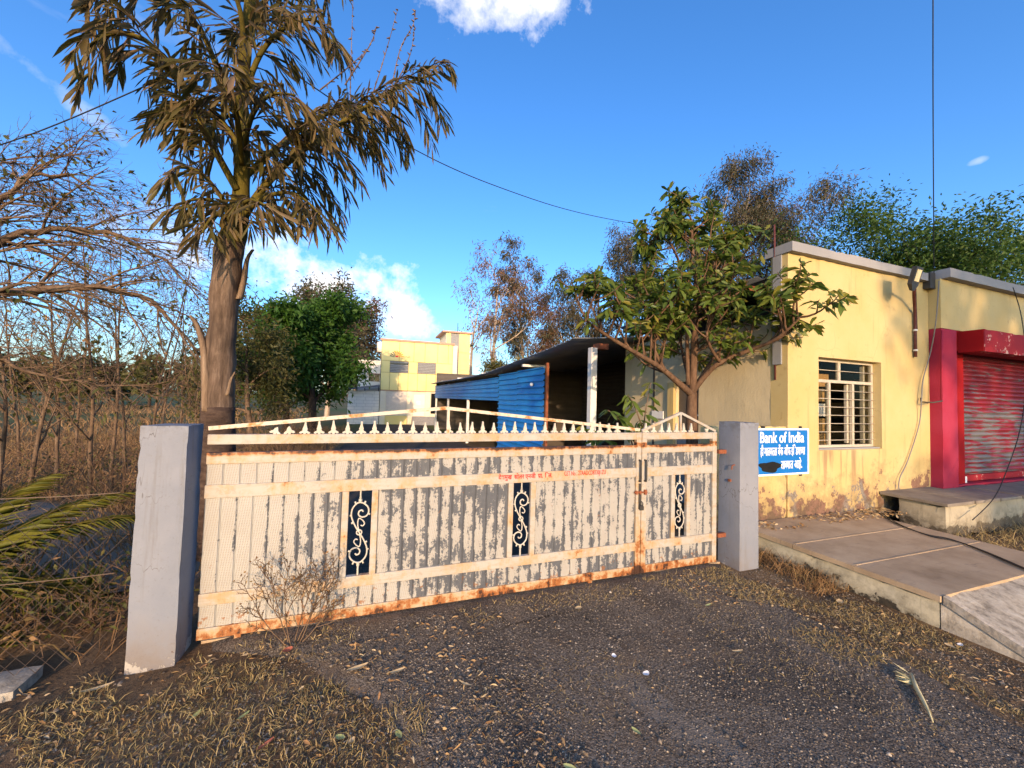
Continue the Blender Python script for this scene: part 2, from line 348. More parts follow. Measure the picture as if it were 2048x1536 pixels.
def m_hoodfront():
    t = NT('hood_flaked'); v = t.math('ADD', t.math('MULTIPLY', t.noise(5, 7, .7), .7), t.math('MULTIPLY', t.noise(28, 4), .3))
    c = t.mix(t.noise(3, 4), (.33, .015, .022), (.24, .012, .015)); c = t.mix(t.step(v, .57, .60), c, (.55, .33, .27)); t.bump(v, .3, .01); MATS['hood_flaked'] = t.done(c, .75)
    t = NT('shutter_paint'); p = t.xyz(); st = t.noise(1, 5, .65, t.scale(t.pos(), (2.2, 2.2, 30))); n = t.noise(2.6, 5, .6)
    mid = t.step(t.math('ABSOLUTE', t.math('SUBTRACT', p[2], 1.15)), .95, .35)
    v = t.math('ADD', t.math('ADD', t.math('MULTIPLY', st, .85), t.math('MULTIPLY', n, .22)), t.math('MULTIPLY', mid, .10))
    c = t.mix(t.noise(8, 5), (.24, .010, .016), (.17, .008, .012)); c = t.mix(t.step(v, .615, .635), c, (.135, .125, .12)); c = t.mix(t.step(t.noise(60, 3), .66, .7), c, (.36, .32, .3))
    t.bump(t.step(v, .60, .615), -.3, .003); MATS['shutter_paint'] = t.done(c, .5, 0, .4)
m_hoodfront()
def m_slab():
    t = NT('slab_concrete'); n = t.noise(2.2, 7, .65); f = t.noise(60, 4, .7); sw = t.noise(1, 6, .7, t.scale(t.pos(), (5, 22, 5)))
    c = t.ramp(n, [(.25, (.27, .19, .115)), (.5, (.41, .30, .19)), (.75, (.50, .385, .255))])
    c = t.mix(t.math('MULTIPLY', t.step(sw, .55, .75), .55), c, (.15, .12, .095)); c = t.mix(t.math('MULTIPLY', t.step(f, .6, .75), .35), c, (.12, .10, .08))
    t.bump(t.math('ADD', t.math('MULTIPLY', f, .5), n), .35, .006); MATS['slab_concrete'] = t.done(c, .9, 0, .1)
    t = NT('stone_slab'); n = t.noise(4, 7, .65); c = t.ramp(n, [(.3, (.17, .14, .11)), (.7, (.30, .255, .20))]); c = t.mix(t.math('MULTIPLY', t.rnd(), .35), c, (.12, .10, .08))
    t.bump(t.noise(25, 6, .7), .4, .008); MATS['stone_slab'] = t.done(c, .85)
    t = NT('ramp_concrete'); n = t.noise(9, 7, .7); c = t.ramp(n, [(.32, (.13, .11, .085)), (.5, (.33, .29, .23)), (.7, (.46, .42, .35))]); t.bump(n, .7, .015); MATS['ramp_concrete'] = t.done(c, .92)
m_slab()
def m_ground():
    t = NT('soil'); x, y, z = t.xyz(); n = t.noise(1.6, 7, .65); f = t.noise(45, 5, .7)
    c = t.ramp(n, [(.3, (.10, .064, .037)), (.55, (.18, .118, .066)), (.75, (.27, .185, .105))]); c = t.mix(t.math('MULTIPLY', t.step(f, .5, .7), .6), c, (.03, .025, .02))
    far = t.step(t.math('ADD', y, t.math('MULTIPLY', n, 10)), 16, 30); fld = t.mix(t.step(t.noise(.03, 4), .42, .56), (.17, .125, .055), (.10, .11, .035)); c = t.mix(far, c, fld)
    t.bump(t.math('ADD', t.math('MULTIPLY', n, .6), t.math('MULTIPLY', f, .4)), .8, .04); MATS['soil'] = t.done(c, .95, 0, .08)
    t = NT('asphalt'); x, y, z = t.xyz(); n = t.noise(1.2, 7, .65); v = t.voro(120, None, 'F1', 1); d = t.voro(120); f = t.noise(200, 3, .6)
    c = t.ramp(t.math('ADD', t.math('MULTIPLY', t.xyz(v)[0], .5), t.math('MULTIPLY', f, .5)), [(.2, (.066, .052, .038)), (.5, (.145, .115, .085)), (.8, (.27, .22, .165))])
    dust = t.step(t.noise(2.6, 6, .7), .50, .68); c = t.mix(t.math('MULTIPLY', dust, .55), c, (.19, .13, .08)); wear = t.math('MAXIMUM', t.step(t.noise(.9, 5, .6), .48, .62), t.math('MULTIPLY', t.step(t.math('ABSOLUTE', t.math('SUBTRACT', t.math('ABSOLUTE', t.math('SUBTRACT', t.math('ADD', x, t.math('MULTIPLY', t.noise(.7, 2), .5)), 1.75)), .75)), .30, .08), t.step(t.noise(3, 4), .35, .6))); c = t.mix(t.math('MULTIPLY', wear, .5), c, (.05, .042, .035)); ck = t.voro(1.3, t.mix(.25, t.pos(), t.n('TexNoise').outputs[1]), 'DISTANCE_TO_EDGE'); c = t.mix(t.math('MULTIPLY', t.step(ck, .02, .004), t.math('MULTIPLY', t.step(n, .48, .6), .6)), c, (.02, .016, .012))
    # pale cement spill wandering over the road
    ln = t.math('ABSOLUTE', t.math('SUBTRACT', t.math('ADD', t.math('MULTIPLY', x, .93), t.math('MULTIPLY', y, .37)), t.math('ADD', 2.02, t.math('MULTIPLY', t.math('SUBTRACT', t.noise(2.2, 3), .5), .45))))
    cem = t.math('MULTIPLY', t.step(t.math('ADD', ln, t.math('MULTIPLY', t.noise(14, 5, .7), .16)), .17, .10), t.math('MULTIPLY', t.step(y, 2.15, 1.85), .45)); c = t.mix(cem, c, (.26, .215, .165))
    yard = t.step(y, 3.2, 3.8); c = t.mix(t.math('MULTIPLY', yard, .6), c, (.06, .055, .05))
    t.bump(t.math('ADD', t.math('MULTIPLY', d, -.8), t.math('MULTIPLY', f, .5)), .6, .006); MATS['asphalt'] = t.done(c, .97, 0, .03)
    t = NT('lane_dust'); n = t.noise(2.4, 7, .65); c = t.ramp(n, [(.3, (.16, .115, .075)), (.7, (.27, .20, .14))]); t.bump(t.noise(30, 5), .5, .02); MATS['lane_dust'] = t.done(c, .95)
    t = NT('gravel'); c = t.ramp(t.island(), [(0, (.058, .047, .036)), (.45, (.13, .106, .082)), (.78, (.21, .172, .133)), (.94, (.30, .225, .15)), (1, (.48, .43, .35))]); MATS['gravel'] = t.done(c, .8)
m_ground()
def m_grass(name, cols, trans=.2):
    t = NT(name); n = len(cols); c = t.ramp(t.island(), [(i / (n - 1), c) for i, c in enumerate(cols)]); MATS[name] = t.done(c, .8, 0, .15, trans)
m_grass('dry_grass', [(.15, .10, .045), (.30, .21, .09), (.46, .34, .16), (.22, .18, .07), (.54, .42, .21)])
m_grass('scrub', [(.15, .085, .042), (.25, .145, .07), (.34, .21, .10), (.20, .14, .055)])
m_grass('litter', [(.20, .11, .05), (.36, .22, .10), (.50, .36, .18), (.28, .15, .07), (.58, .46, .28), (.14, .08, .045)])
def m_metal():
    t = NT('blue_sheet'); n = t.noise(2.0, 6, .65); c = t.mix(t.step(n, .35, .7), (.014, .20, .58), (.022, .27, .66)); c = t.mix(t.math('MULTIPLY', t.step(t.noise(1, 5, .6, t.scale(t.pos(), (1.5, 1.5, 14))), .58, .72), .35), c, (.20, .24, .30))
    MATS['blue_sheet'] = t.done(c, .42, 0, .5)
    t = NT('tin_sheet'); n = t.noise(3, 6, .65); c = t.mix(n, (.30, .33, .36), (.46, .47, .47)); c = t.mix(t.math('MULTIPLY', t.step(t.noise(6, 6), .58, .7), .5), c, (.24, .14, .08)); MATS['tin_sheet'] = t.done(c, .45, .4, .5)
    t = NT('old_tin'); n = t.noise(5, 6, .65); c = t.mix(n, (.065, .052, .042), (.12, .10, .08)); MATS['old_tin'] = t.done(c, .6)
    t = NT('roof_tin'); c = t.mix(t.noise(4, 6), (.05, .06, .075), (.09, .10, .12)); MATS['roof_tin'] = t.done(c, .5, 0, .4)
m_metal()
simple('white_post', (.62, .61, .58), (.78, .76, .70), 5, .6, 0, .2)
simple('eave_shade_dark', (.03, .026, .022), (.05, .045, .04), 3, .95)  # near-black colour for the shade in the roof gap
simple('cream_wall', (.74, .66, .48), (.82, .74, .56), 1.2, .85, 0, .2, 30)
simple('clad_yellow', (.80, .64, .22), (.84, .69, .28), .8, .45, 0, 0, 1, 1, .4)
simple('clad_joint', (.25, .17, .06), (.3, .2, .08), 3)
simple('white_wall', (.70, .66, .58), (.80, .76, .68), 1.5, .85)
simple('clay_trim', (.45, .25, .17), (.55, .33, .24), 4, .8)
simple('louvre_grey', (.20, .20, .205), (.29, .285, .28), 9, .6)
simple('roller_pale', (.60, .53, .44), (.70, .63, .54), 6, .6)
simple('dark_metal', (.03, .03, .03), (.06, .055, .05), 10, .5)
simple('rust_metal', (.17, .055, .03), (.30, .10, .045), 12, .8, 0, .4)
simple('cable', (.012, .012, .013), (.03, .03, .03), 10, .55)
simple('grey_cable', (.16, .155, .15), (.24, .23, .22), 10, .6)
simple('maroon_pipe', (.09, .025, .025), (.14, .05, .04), 18, .6)
simple('sign_blue', (.005, .13, .44), (.008, .16, .50), 3, .4, 0, 0, 1, 1, .5)
simple('sign_white', (.80, .80, .78), (.88, .88, .86), 6, .5)
simple('sign_black', (.006, .006, .006), (.012, .012, .012), 6, .8)
simple('red_letter', (.62, .012, .02), (.5, .02, .02), 30, .6)
simple('window_paint', (.42, .36, .27), (.52, .46, .36), 16, .55)
simple('card', (.42, .24, .09), (.55, .34, .14), 5, .8)
simple('lamp_glass', (.85, .62, .25), (.9, .7, .35), 5, .2)
simple('paper', (.72, .70, .66), (.85, .83, .80), 12, .8)
simple('red_scrap', (.6, .03, .03), (.7, .05, .05), 12, .6)
simple('brick_red', (.26, .085, .055), (.34, .13, .08), 12, .9, 0, .5)
simple('logo_orange', (.85, .33, .02), (.9, .38, .03), 12, .5)
simple('logo_dark', (.09, .08, .06), (.12, .10, .08), 12, .5)
t = NT('glass'); _tr = t.t.nodes.new('ShaderNodeBsdfTransparent'); _gl = t.t.nodes.new('ShaderNodeBsdfGlossy'); _gl.inputs['Roughness'].default_value = .03; _tr.inputs[0].default_value = (.85, .86, .84, 1)
_fx = t.t.nodes.new('ShaderNodeLayerWeight'); _fx.inputs[0].default_value = .07; _mx = t.t.nodes.new('ShaderNodeMixShader'); t.t.links.new(_fx.outputs['Fresnel'], _mx.inputs[0]); t.t.links.new(_tr.outputs[0], _mx.inputs[1]); t.t.links.new(_gl.outputs[0], _mx.inputs[2]); t.t.links.new(_mx.outputs[0], t.t.nodes['Material Output'].inputs[0]); MATS['glass'] = t.m
t = NT('dark_glass'); MATS['dark_glass'] = t.done((.012, .013, .015), .12, 0, .6)
def bark(name, c1, c2, c3, sc=(14, 14, 2.5), bump=.8):
    t = NT(name); v = t.noise(1, 7, .7, t.scale(t.pos(), sc)); n = t.noise(2.5, 5, .6); c = t.ramp(v, [(.3, c1), (.5, c2), (.7, c3)]); c = t.mix(t.math('MULTIPLY', t.step(n, .5, .7), .5), c, c1)
    t.bump(v, bump, .02); MATS[name] = t.done(c, .9, 0, .15)
bark('palm_bark', (.05, .034, .024), (.125, .085, .06), (.25, .18, .13), (16, 16, 2.2), .9)
bark('palm_lower', (.03, .02, .016), (.065, .042, .032), (.11, .075, .055), (9, 9, 26), .8)
bark('sheath', (.11, .07, .045), (.22, .15, .095), (.32, .235, .16), (20, 20, 2), .6)
bark('petiole', (.045, .036, .008), (.095, .075, .012), (.14, .10, .022), (10, 10, 4), .3)
bark('tree_bark', (.06, .035, .022), (.13, .075, .045), (.19, .12, .075), (18, 18, 6), .6)
bark('euc_bark', (.24, .17, .12), (.42, .33, .25), (.55, .46, .37), (3, 3, 1), .3)
bark('grey_bark', (.07, .045, .028), (.15, .098, .062), (.23, .16, .105), (12, 12, 4), .6)
bark('dark_bark', (.025, .018, .014), (.05, .036, .028), (.085, .06, .045), (8, 8, 3), .5)
leafmat('palm_leaf', [(.06, .054, .012), (.12, .10, .02), (.20, .125, .045), (.085, .078, .016), (.32, .21, .12), (.14, .115, .025), (.24, .165, .07), (.10, .085, .02)], .4, .5)
leafmat('glossy_leaf', [(.07, .12, .018), (.13, .19, .03), (.19, .24, .045), (.09, .15, .025), (.36, .30, .05)], .4, .4)
leafmat('neem_leaf', [(.03, .085, .012), (.055, .14, .018), (.085, .18, .022), (.04, .11, .015)], .4)
leafmat('olive_leaf', [(.07, .08, .022), (.11, .11, .028), (.15, .125, .035), (.08, .09, .022)], .35)
leafmat('euc_leaf', [(.05, .06, .03), (.085, .08, .04), (.15, .10, .055), (.06, .07, .032)], .25)
leafmat('brown_leaf', [(.15, .075, .042), (.22, .11, .065), (.12, .07, .035), (.10, .09, .03)], .25)
leafmat('green_leaf', [(.045, .095, .016), (.075, .14, .024), (.105, .17, .03), (.055, .11, .018)], .4)
leafmat('yellow_leaf', [(.16, .15, .02), (.10, .12, .02), (.30, .22, .03), (.08, .10, .02)], .35)
leafmat('areca_leaf', [(.10, .11, .012), (.17, .16, .02), (.24, .20, .03), (.07, .09, .01)], .3)
simple('fence_wire', (.10, .065, .04), (.17, .12, .085), 10, .8)
bark('twig_brown', (.07, .042, .026), (.14, .085, .052), (.20, .13, .08), (12, 12, 4), .2)
simple('pale_cement', (.24, .20, .15), (.46, .41, .34), 16, .9, 0, .7, 40, .01)
# ------------------------------------------------------------------ ground, road, lane
def grid_sheet(xs, ys, zf, name, mat, **kw):
    mb = MB(); nx = len(xs)
    mb.v = [(x, y, zf(x, y)) for y in ys for x in xs]
    mb.f = [(j * nx + i, j * nx + i + 1, (j + 1) * nx + i + 1, (j + 1) * nx + i) for j in range(len(ys) - 1) for i in range(nx - 1)]
    return mb.build(name, mat, smooth=True, **kw)
def _gz(x, y):
    z = ground_z(x, y)
    if abs(x) < 40 and abs(y) < 45 and not (-1.2 < x < 4.4 and y > 2.6 and y < 34): z += .018 * mnoise.noise(Vector((x * 1.7, y * 1.7, 0))) - .012
    else: z -= .006
    return z
xs = [-2500, -900, -300, -100, -45] + [-30 + i * 1.5 for i in range(17)] + [-5.7 + .25 * i for i in range(61)] + [10.5 + 2 * i for i in range(12)] + [45, 100, 300, 900, 2500]
ys = [-300, -80, -30, -12, -6, -3] + [-2 + .25 * i for i in range(37)] + [8 + 1.5 * i for i in range(20)] + [45, 70, 120, 300, 900, 3000]
grid_sheet(xs, ys, _gz, 'ground', 'soil', kind='structure')
KEYL = [(-6, -.9), (0, -.35), (1.2, .05), (1.8, .25), (2.3, .05), (2.7, -.35), (3.0, -.95), (3.4, -1.0), (8, -1.1), (20, -1.0), (30.6, -.5)]
KEYR = [(-6, 3.6), (0, 3.4), (1.2, 3.3), (1.8, 3.35), (2.3, 3.3), (2.8, 3.45), (3.4, 3.5), (5.2, 4.95), (7, 4.95), (8, 3.65), (30.6, 3.62)]
def _ip(k, y):
    for (a, b), (c, d) in zip(k, k[1:]):
        if a <= y <= c: return b + (d - b) * (y - a) / (c - a)
    return 0
def surf_z(x, y):                         # top of whatever lies underfoot
    if -6 < y < 30 and _ip(KEYL, y) + .08 < x < _ip(KEYR, y) - .08: return ground_z(x, y) + .014 + .006 * mnoise.noise(Vector((x * 2, y * 2, 3)))
    return _gz(x, y)
def _driveway():
    mb = MB(); rows = []; ip = _ip; keyl, keyr = KEYL, KEYR
    y = -6
    ylist = []
    while y < 3.4: ylist.append(y); y += .12
    while y < 30.6: ylist.append(y); y += .5
    ylist.append(30.6); NX = 24
    for y in ylist:
        l = ip(keyl, y) + .10 * mnoise.noise(Vector((0, y * 2.3, 1))); r = ip(keyr, y) + .08 * mnoise.noise(Vector((5, y * 2.3, 1)))
        for i in range(NX + 1):
            x = l + (r - l) * i / NX; e = min(i, NX - i)
            z = ground_z(x, y) + (.014 + .006 * mnoise.noise(Vector((x * 2, y * 2, 3))) if e > 0 else -.012); rows.append((x, y, z))
    n = NX + 1; mb.v = rows; mb.f = [(j * n + i, j * n + i + 1, (j + 1) * n + i + 1, (j + 1) * n + i) for j in range(len(ylist) - 1) for i in range(NX)]
    mb.build('driveway', 'asphalt', kind='structure', smooth=True)
_driveway()
def _lane():
    mb = MB(); pts = [(-1.9, 4.0, .5), (-2.2, 4.8, .75), (-3.0, 5.8, .8), (-4.6, 7.2, .7), (-7.5, 9.0, .8)]
    for i, (x, y, h) in enumerate(pts):
        for k in range(9):
            u = (k / 8 - .5) * 2; mb.v.append((x + u * h * 1.0, y + u * h * .35, ground_z(x, y) + .03 - .05 * abs(u) ** 3 + .008 * mnoise.noise(Vector((x * 3 + k, y * 3, 0)))))
    mb.f = [(j * 9 + i, j * 9 + i + 1, (j + 1) * 9 + i + 1, (j + 1) * 9 + i) for j in range(len(pts) - 1) for i in range(8)]
    mb.build('dirt_lane', 'lane_dust', kind='structure', smooth=True)
_lane()

# ------------------------------------------------------------------ gate pillars
def pillar(x0, x1, y0, y1, z1, label, seed):
    t = thing('gate_pillar', label, 'pillar', ((x0 + x1) / 2, (y0 + y1) / 2, 0), 'gate pillars')
    rough_box(x0, x1, y0, y1, -.06, z1, .045, .0025, .012, seed).build('shaft', 'pillar_paint', t, smooth=True)
    if 0: rough_box(x0 - .001, x1 + .001, y0 - .001, y1 + .001, z1 - .0295, z1, .05, .003, .02, seed + 3).build('cap', 'pillar_paint', t, smooth=True)
    return t
pl = pillar(-1.296, -1.056, 2.91, 3.14, 1.43, 'blue grey plastered pillar at the hinge end of the wide gate leaf', 1)
pr = pillar(3.505, 3.765, 2.90, 3.16, 1.475, 'grey cracked pillar between narrow gate leaf and blue bank sign', 9)
MB().tube([(3.504, 2.96, 1.04), (3.48, 2.97, 1.03), (3.478, 2.975, .99)], .006, 5).build('hook', 'rust_metal', pr)
MB().box(3.49, 3.506, 3.0, 3.03, .86, .885).build('hinge_stub', 'rust_metal', pr)
MB().box(3.40, 3.51, 3.06, 3.09, 1.14, 1.18).build('hinge', 'rust_metal', pr)
MB().box(3.40, 3.51, 3.06, 3.09, .28, .32).build('hinge', 'rust_metal', pr)

# ------------------------------------------------------------------ gate
GY = 3.07; GK = GY / 3.0
def gx(x): return x * GK
def gz(z): return 1.65 + (z - 1.65) * GK
RZ = {'top': (gz(1.302), gz(1.367)), 'second': (gz(1.176), gz(1.25)), 'third': (gz(.958), gz(1.043)), 'fourth': (gz(.282), gz(.358)), 'bottom': (gz(.072), gz(.142))}
SPIKE = [(-.006, 0), (-.007, .012), (-.018, .004), (-.027, .008), (-.025, .018), (-.014, .026), (-.010, .034), (-.013, .042), (-.010, .052), (-.0055, .078), (-.004, .102), (.004, .102), (.0055, .078), (.010, .052), (.013, .042), (.010, .034), (.014, .026), (.025, .018), (.027, .008), (.018, .004), (.007, .012), (.006, 0)]
spike_me = MB().prism(SPIKE, (1, 0, 0), (0, 0, 1), (0, 0, 0), .012).mesh('spike', 'spike_paint')
SPIKEB = [(-.006, 0), (-.007, .012), (-.018, .004), (-.027, .008), (-.025, .018), (-.012, .030), (-.008, .046), (.003, .060), (.010, .042), (.012, .03), (.025, .018), (.027, .008), (.018, .004), (.007, .012), (.006, 0)]
spike_broken = MB().prism(SPIKEB, (1, 0, 0), (0, 0, 1), (0, 0, 0), .012).mesh('broken_spike', 'spike_paint')
def rail(parent, x0, x1, z0, z1, y=GY, th=.04, name='rail'):
    return MB().box(x0, x1, y, y + th, z0, z1).build(name, 'frame_paint', parent, bevel=.004)
def strip(parent, x0, x1, z0, z1):
    w = x1 - x0; y = GY + .012; g = .004
    prof = [(x0 + .001, y + .006), (x0 + g, y + .006), (x0 + g + .004, y), (x1 - g - .004, y), (x1 - g, y + .006), (x1 - .001, y + .006), (x1 - .001, y + .009), (x0 + .001, y + .009)]
    n = len(prof); mb = MB(); mb.v = [(a, b, z0) for a, b in prof] + [(a, b, z1) for a, b in prof]
    mb.f = [(i, n + i, n + (i + 1) % n, (i + 1) % n)[::-1] for i in range(n)] + [tuple(range(n))[::-1], tuple(range(n, 2 * n))]
    return mb.build('panel_strip', 'strip_paint', parent)
def strips(parent, x0, x1, z0, z1, pitch=.096):
    n = max(1, round((x1 - x0) / pitch)); w = (x1 - x0) / n
    for i in range(n): strip(parent, x0 + i * w, x0 + (i + 1) * w, z0, z1)
def scroll(parent, xc, z0, z1, hw):
    h = (z1 - z0) / 2; zc = (z0 + z1) / 2; mb = MB(); y = GY + .02; sx = hw / .078; sz = h / .3
    def T(pts, r, n=6, sgn=1):
        q = [Vector((xc + sgn * a * sx, y, zc + sgn * b * sz)) for a, b in pts]
        c = []
        for i in range(len(q) - 1):                 # Catmull-Rom
            p0 = q[max(i - 1, 0)]; p1 = q[i]; p2 = q[i + 1]; p3 = q[min(i + 2, len(q) - 1)]
            for k in range(5):
                s = k / 5; c.append(.5 * ((2 * p1) + (p2 - p0) * s + (2 * p0 - 5 * p1 + 4 * p2 - p3) * s * s + (3 * p1 - p0 - 3 * p2 + p3) * s ** 3))
        c.append(q[-1]); mb.tube(c, r, n)
    for sg in (1, -1):
        T([(.0, .0), (-.03, .05), (-.052, .10), (-.058, .14), (-.048, .18), (-.015, .212), (.02, .208), (.052, .18), (.060, .145), (.045, .115), (.015, .108), (-.008, .125), (-.006, .15), (.012, .158), (.022, .146)], .0062, 6, sg)
        T([(.0, .0), (-.012, .06), (-.005, .10), (.02, .085), (.034, .062), (.022, .045), (.008, .052)], .005, 5, sg)
        T([(-.040, .075), (-.056, .068)], .008, 5, sg); T([(-.055, .12), (-.068, .125)], .007, 5, sg); T([(.056, .13), (.07, .125)], .007, 5, sg); T([(-.03, .205), (-.036, .222)], .007, 5, sg); T([(.03, .205), (.036, .222)], .007, 5, sg)
    mb.tube([(xc + .018 * math.cos(a), y, zc + .018 * math.sin(a)) for a in [i * math.pi / 8 for i in range(17)]], .0055, 5)
    T([(0, -.21), (0, -.235)], .012, 6); T([(0, -.235), (0, -.302)], .0075, 6); T([(0, .21), (0, .235), (0, .245), (0, .262), (0, .302)], .0065, 6)
    T([(0, .222), (0, .238)], .014, 6); mb.prism([(-.008, .245), (0, .235), (.008, .245), (.003, .27), (0, .303), (-.003, .27)], (sx, 0, 0), (0, 0, sz), (xc, y, zc), .012)
    mb.build('scroll_ornament', 'spike_paint', parent, smooth=True)
def leaf_frame(parent, x0, x1, inserts, left=True):
    pw = .055; xl = x0; x0 = x0 if left else x0 - pw
    for nm in ('top', 'second', 'third', 'fourth', 'bottom'):
        z0, z1 = RZ[nm]; rail(parent, x0 + pw, x1 - pw, z0, z1)
    for a in ((x0, x1 - pw) if left else (x1 - pw,)): rail(parent, a, a + pw, RZ['bottom'][0], RZ['top'][1] + .002, GY - .003, .046, 'stile')
    zb, zt = RZ['fourth'][1], RZ['third'][0]; segs = []; last = x0 + pw
    for (a, b) in inserts:
        for u, v in ((a - .045, a), (b, b + .045)): rail(parent, u, v, zb, zt, GY - .001, .036, 'mullion')
        segs.append((last, a - .045)); last = b + .045; scroll(parent, (a + b) / 2, zb, zt, (b - a) / 2)
    segs.append((last, x1 - pw))
    for a, b in segs: strips(parent, a, b, zb - .004, zt + .004)
    strips(parent, x0 + pw, x1 - pw, RZ['third'][1] - .004, RZ['second'][0] + .004); strips(parent, x0 + pw, x1 - pw, RZ['bottom'][1] - .004, RZ['fourth'][0] + .004)
X0, XM, X1 = -1.012, gx(2.384), gx(3.305)
g1 = thing('gate_leaf', 'wide rusty white metal gate leaf with two scroll panels and spikes', 'gate', ((X0 + XM) / 2, GY, 0), 'gate leaves')
leaf_frame(g1, X0, XM - .004, [(gx(-.132), gx(.022)), (gx(1.118), gx(1.272))], False)
g2 = thing('gate_leaf', 'narrow white wicket gate leaf with one scroll panel and small gable', 'gate', ((X1 + XM) / 2, GY, 0), 'gate leaves')
leaf_frame(g2, XM + .004, X1, [(gx(2.781), gx(2.925))])
zt = RZ['top'][1]
for i in range(31):
    x = -.633 + i * .0935
    o = inst('spike', spike_broken if i in (0, 1) else spike_me, g1, Matrix.Translation((x, GY + .02, zt - .002)) @ Matrix.Rotation((.28 if i == 0 else -.15 if i == 1 else random.Random(i).uniform(-.05, .05)), 4, 'Y') @ Matrix.Diagonal((1.3, 1.2, .92 + .06 * math.sin(i * 2.1), 1)))
for i in range(8):
    x = gx(2.44) + i * .093
    if i < 7: inst('spike', spike_me, g2, Matrix.Translation((x, GY + .02, zt - .002)) @ Matrix.Rotation(random.Random(i + 50).uniform(-.05, .05), 4, 'Y') @ Matrix.Diagonal((1.3, 1.2, .92, 1)))
inst('spike', spike_broken, g2, Matrix.Translation((gx(3.17), GY + .02, zt + .008)) @ Matrix.Rotation(.9, 4, 'Y'))
pk = P(892, 816, GY + .02)
MB().bar((X0, GY + .02, P(417, 857, GY).z), pk, .025, .026).build('brace_bar', 'brace_paint', g1)
MB().bar(pk, (XM - .02, GY + .02, P(1278, 860, GY).z), .0255, .026).build('brace_bar', 'brace_paint', g1)
MB().bar((pk.x + .02, GY + .02, zt), (pk.x + .02, GY + .02, pk.z - .016), .02, .02, (0, 1, 0)).build('brace_strut', 'brace_paint', g1)
pk2 = P(1361, 826, GY + .02); zl = P(1288, 862, GY).z
MB().bar((XM + .01, GY + .02, zl), pk2, .022, .024).build('gable_bar', 'frame_paint', g2)
MB().bar(pk2, (X1 - .006, GY + .02, zl - .004), .0225, .024).build('gable_bar', 'frame_paint', g2)
MB().bar((pk2.x, GY + .02, zt), (pk2.x, GY + .02, pk2.z - .012), .018, .018, (0, 1, 0)).build('gable_strut', 'frame_paint', g2)
for x, nm in ((-.785, 'drop_foot'), (gx(1.86), 'drop_foot')):
    MB().box(x - .02, x + .02, GY + .004, GY + .036, .006, RZ['bottom'][0] + .002).build(nm, 'frame_paint', g1, bevel=.003)
def handle(parent, x):
    MB().tube([(x, GY, 1.10), (x, GY - .028, 1.098), (x, GY - .030, 1.08), (x, GY - .030, .925), (x, GY - .028, .905), (x, GY, .903)], .0095, 7).build('handle', 'dark_metal', parent, smooth=True)
handle(g1, XM - .030); handle(g2, XM + .033)
b = MB().tube([(XM - .085, GY - .012, .80), (XM + .06, GY - .012, .795)], .009, 7).build('slide_bolt', 'rust_metal', g1, smooth=True)
for x in (XM - .065, XM - .025): MB().box(x - .008, x + .008, GY - .026, GY, .782, .815).build('bolt_keeper', 'rust_metal', b)
MB().box(XM + .026, XM + .046, GY - .028, GY, .775, .82).build('bolt_keeper', 'rust_metal', g2)
MB().box(XM - .034, XM - .006, GY - .010, GY - .002, .64, .88).build('latch_plate', 'dark_metal', g1)
lk = thing('padlock', 'small dark padlock hanging on the latch where the gate leaves meet', 'padlock', (XM - .012, GY - .02, .64))
MB().prism([(-.02, -.022), (.02, -.022), (.022, .012), (.014, .022), (-.014, .022), (-.022, .012)], (1, 0, 0), (0, 0, 1), (XM - .012, GY - .024, .655), .018).build('lock_body', 'dark_metal', lk, bevel=.003)
MB().tube([(XM - .026, GY - .024, .674), (XM - .027, GY - .024, .70), (XM - .012, GY - .024, .714), (XM + .003, GY - .024, .70), (XM + .002, GY - .024, .674)], .004, 6).build('shackle', 'dark_metal', lk, smooth=True)

# ------------------------------------------------------------------ lettering
def dev(tokens, height, off=.012):
    """Devanagari set by hand: '~x' is the half form (stem cut off), ' ' a gap"""
    vs, fs, x = [], [], 0.0
    for tk in tokens:
        if tk == ' ': x += .26 * height; continue
        half = tk[0] == '~'; rak = tk[-1] == '/'; reph = tk[-1] == '^'
        body = tk.strip('~/^'); me = text_mesh(body, height, .001, off * height)
        bm = bmesh.new(); bm.from_mesh(me); adv = max(v.co.x for v in bm.verts)
        if half:
            g = bm.verts[:] + bm.edges[:] + bm.faces[:]; adv *= .70
            bmesh.ops.bisect_plane(bm, geom=g, plane_co=(adv, 0, 0), plane_no=(1, 0, 0), clear_outer=True)
        bm.verts.index_update(); o = len(vs)
        vs += [(v.co.x + x, v.co.y, v.co.z) for v in bm.verts]; fs += [[v.index + o for v in f.verts] for f in bm.faces]; bm.free()
        def stroke(a, b, c, d):
            w_ = .055 * height; o2 = len(vs); a_, b_, c_, d_ = [k * height for k in (a, b, c, d)]
            vs.extend([(x + a_, b_, .001), (x + a_ + w_, b_ - w_ * .6, .001), (x + c_ + w_, d_ - w_ * .6, .001), (x + c_, d_, .001)]); fs.append([o2, o2 + 1, o2 + 2, o2 + 3])
        if rak: stroke(.38, .17, .10, -.02)
        if reph: stroke(.22, .78, .34, .86); stroke(.22, .78, .33, .64)
        x += adv - .004 * height
        bpy.data.meshes.remove(me)
    return vs, fs, x
def put_text(name, data, mat, parent, org, xscale=1.0, slope=0.0):
    vs, fs, wd = data; mb = MB(); mb.v = [(org[0] + a * xscale, org[1] - c, org[2] + b + slope * a * xscale) for a, b, c in vs]; mb.f = [tuple(f) for f in fs]
    return mb.build(name, mat, parent)
def latin(s, height, off=0.0):
    me = text_mesh(s, height, .001, off); d = ([tuple(v.co) for v in me.vertices], [list(p.vertices) for p in me.polygons], max(v.co.x for v in me.vertices)); bpy.data.meshes.remove(me); return d
zr = RZ['third'][0] + .040
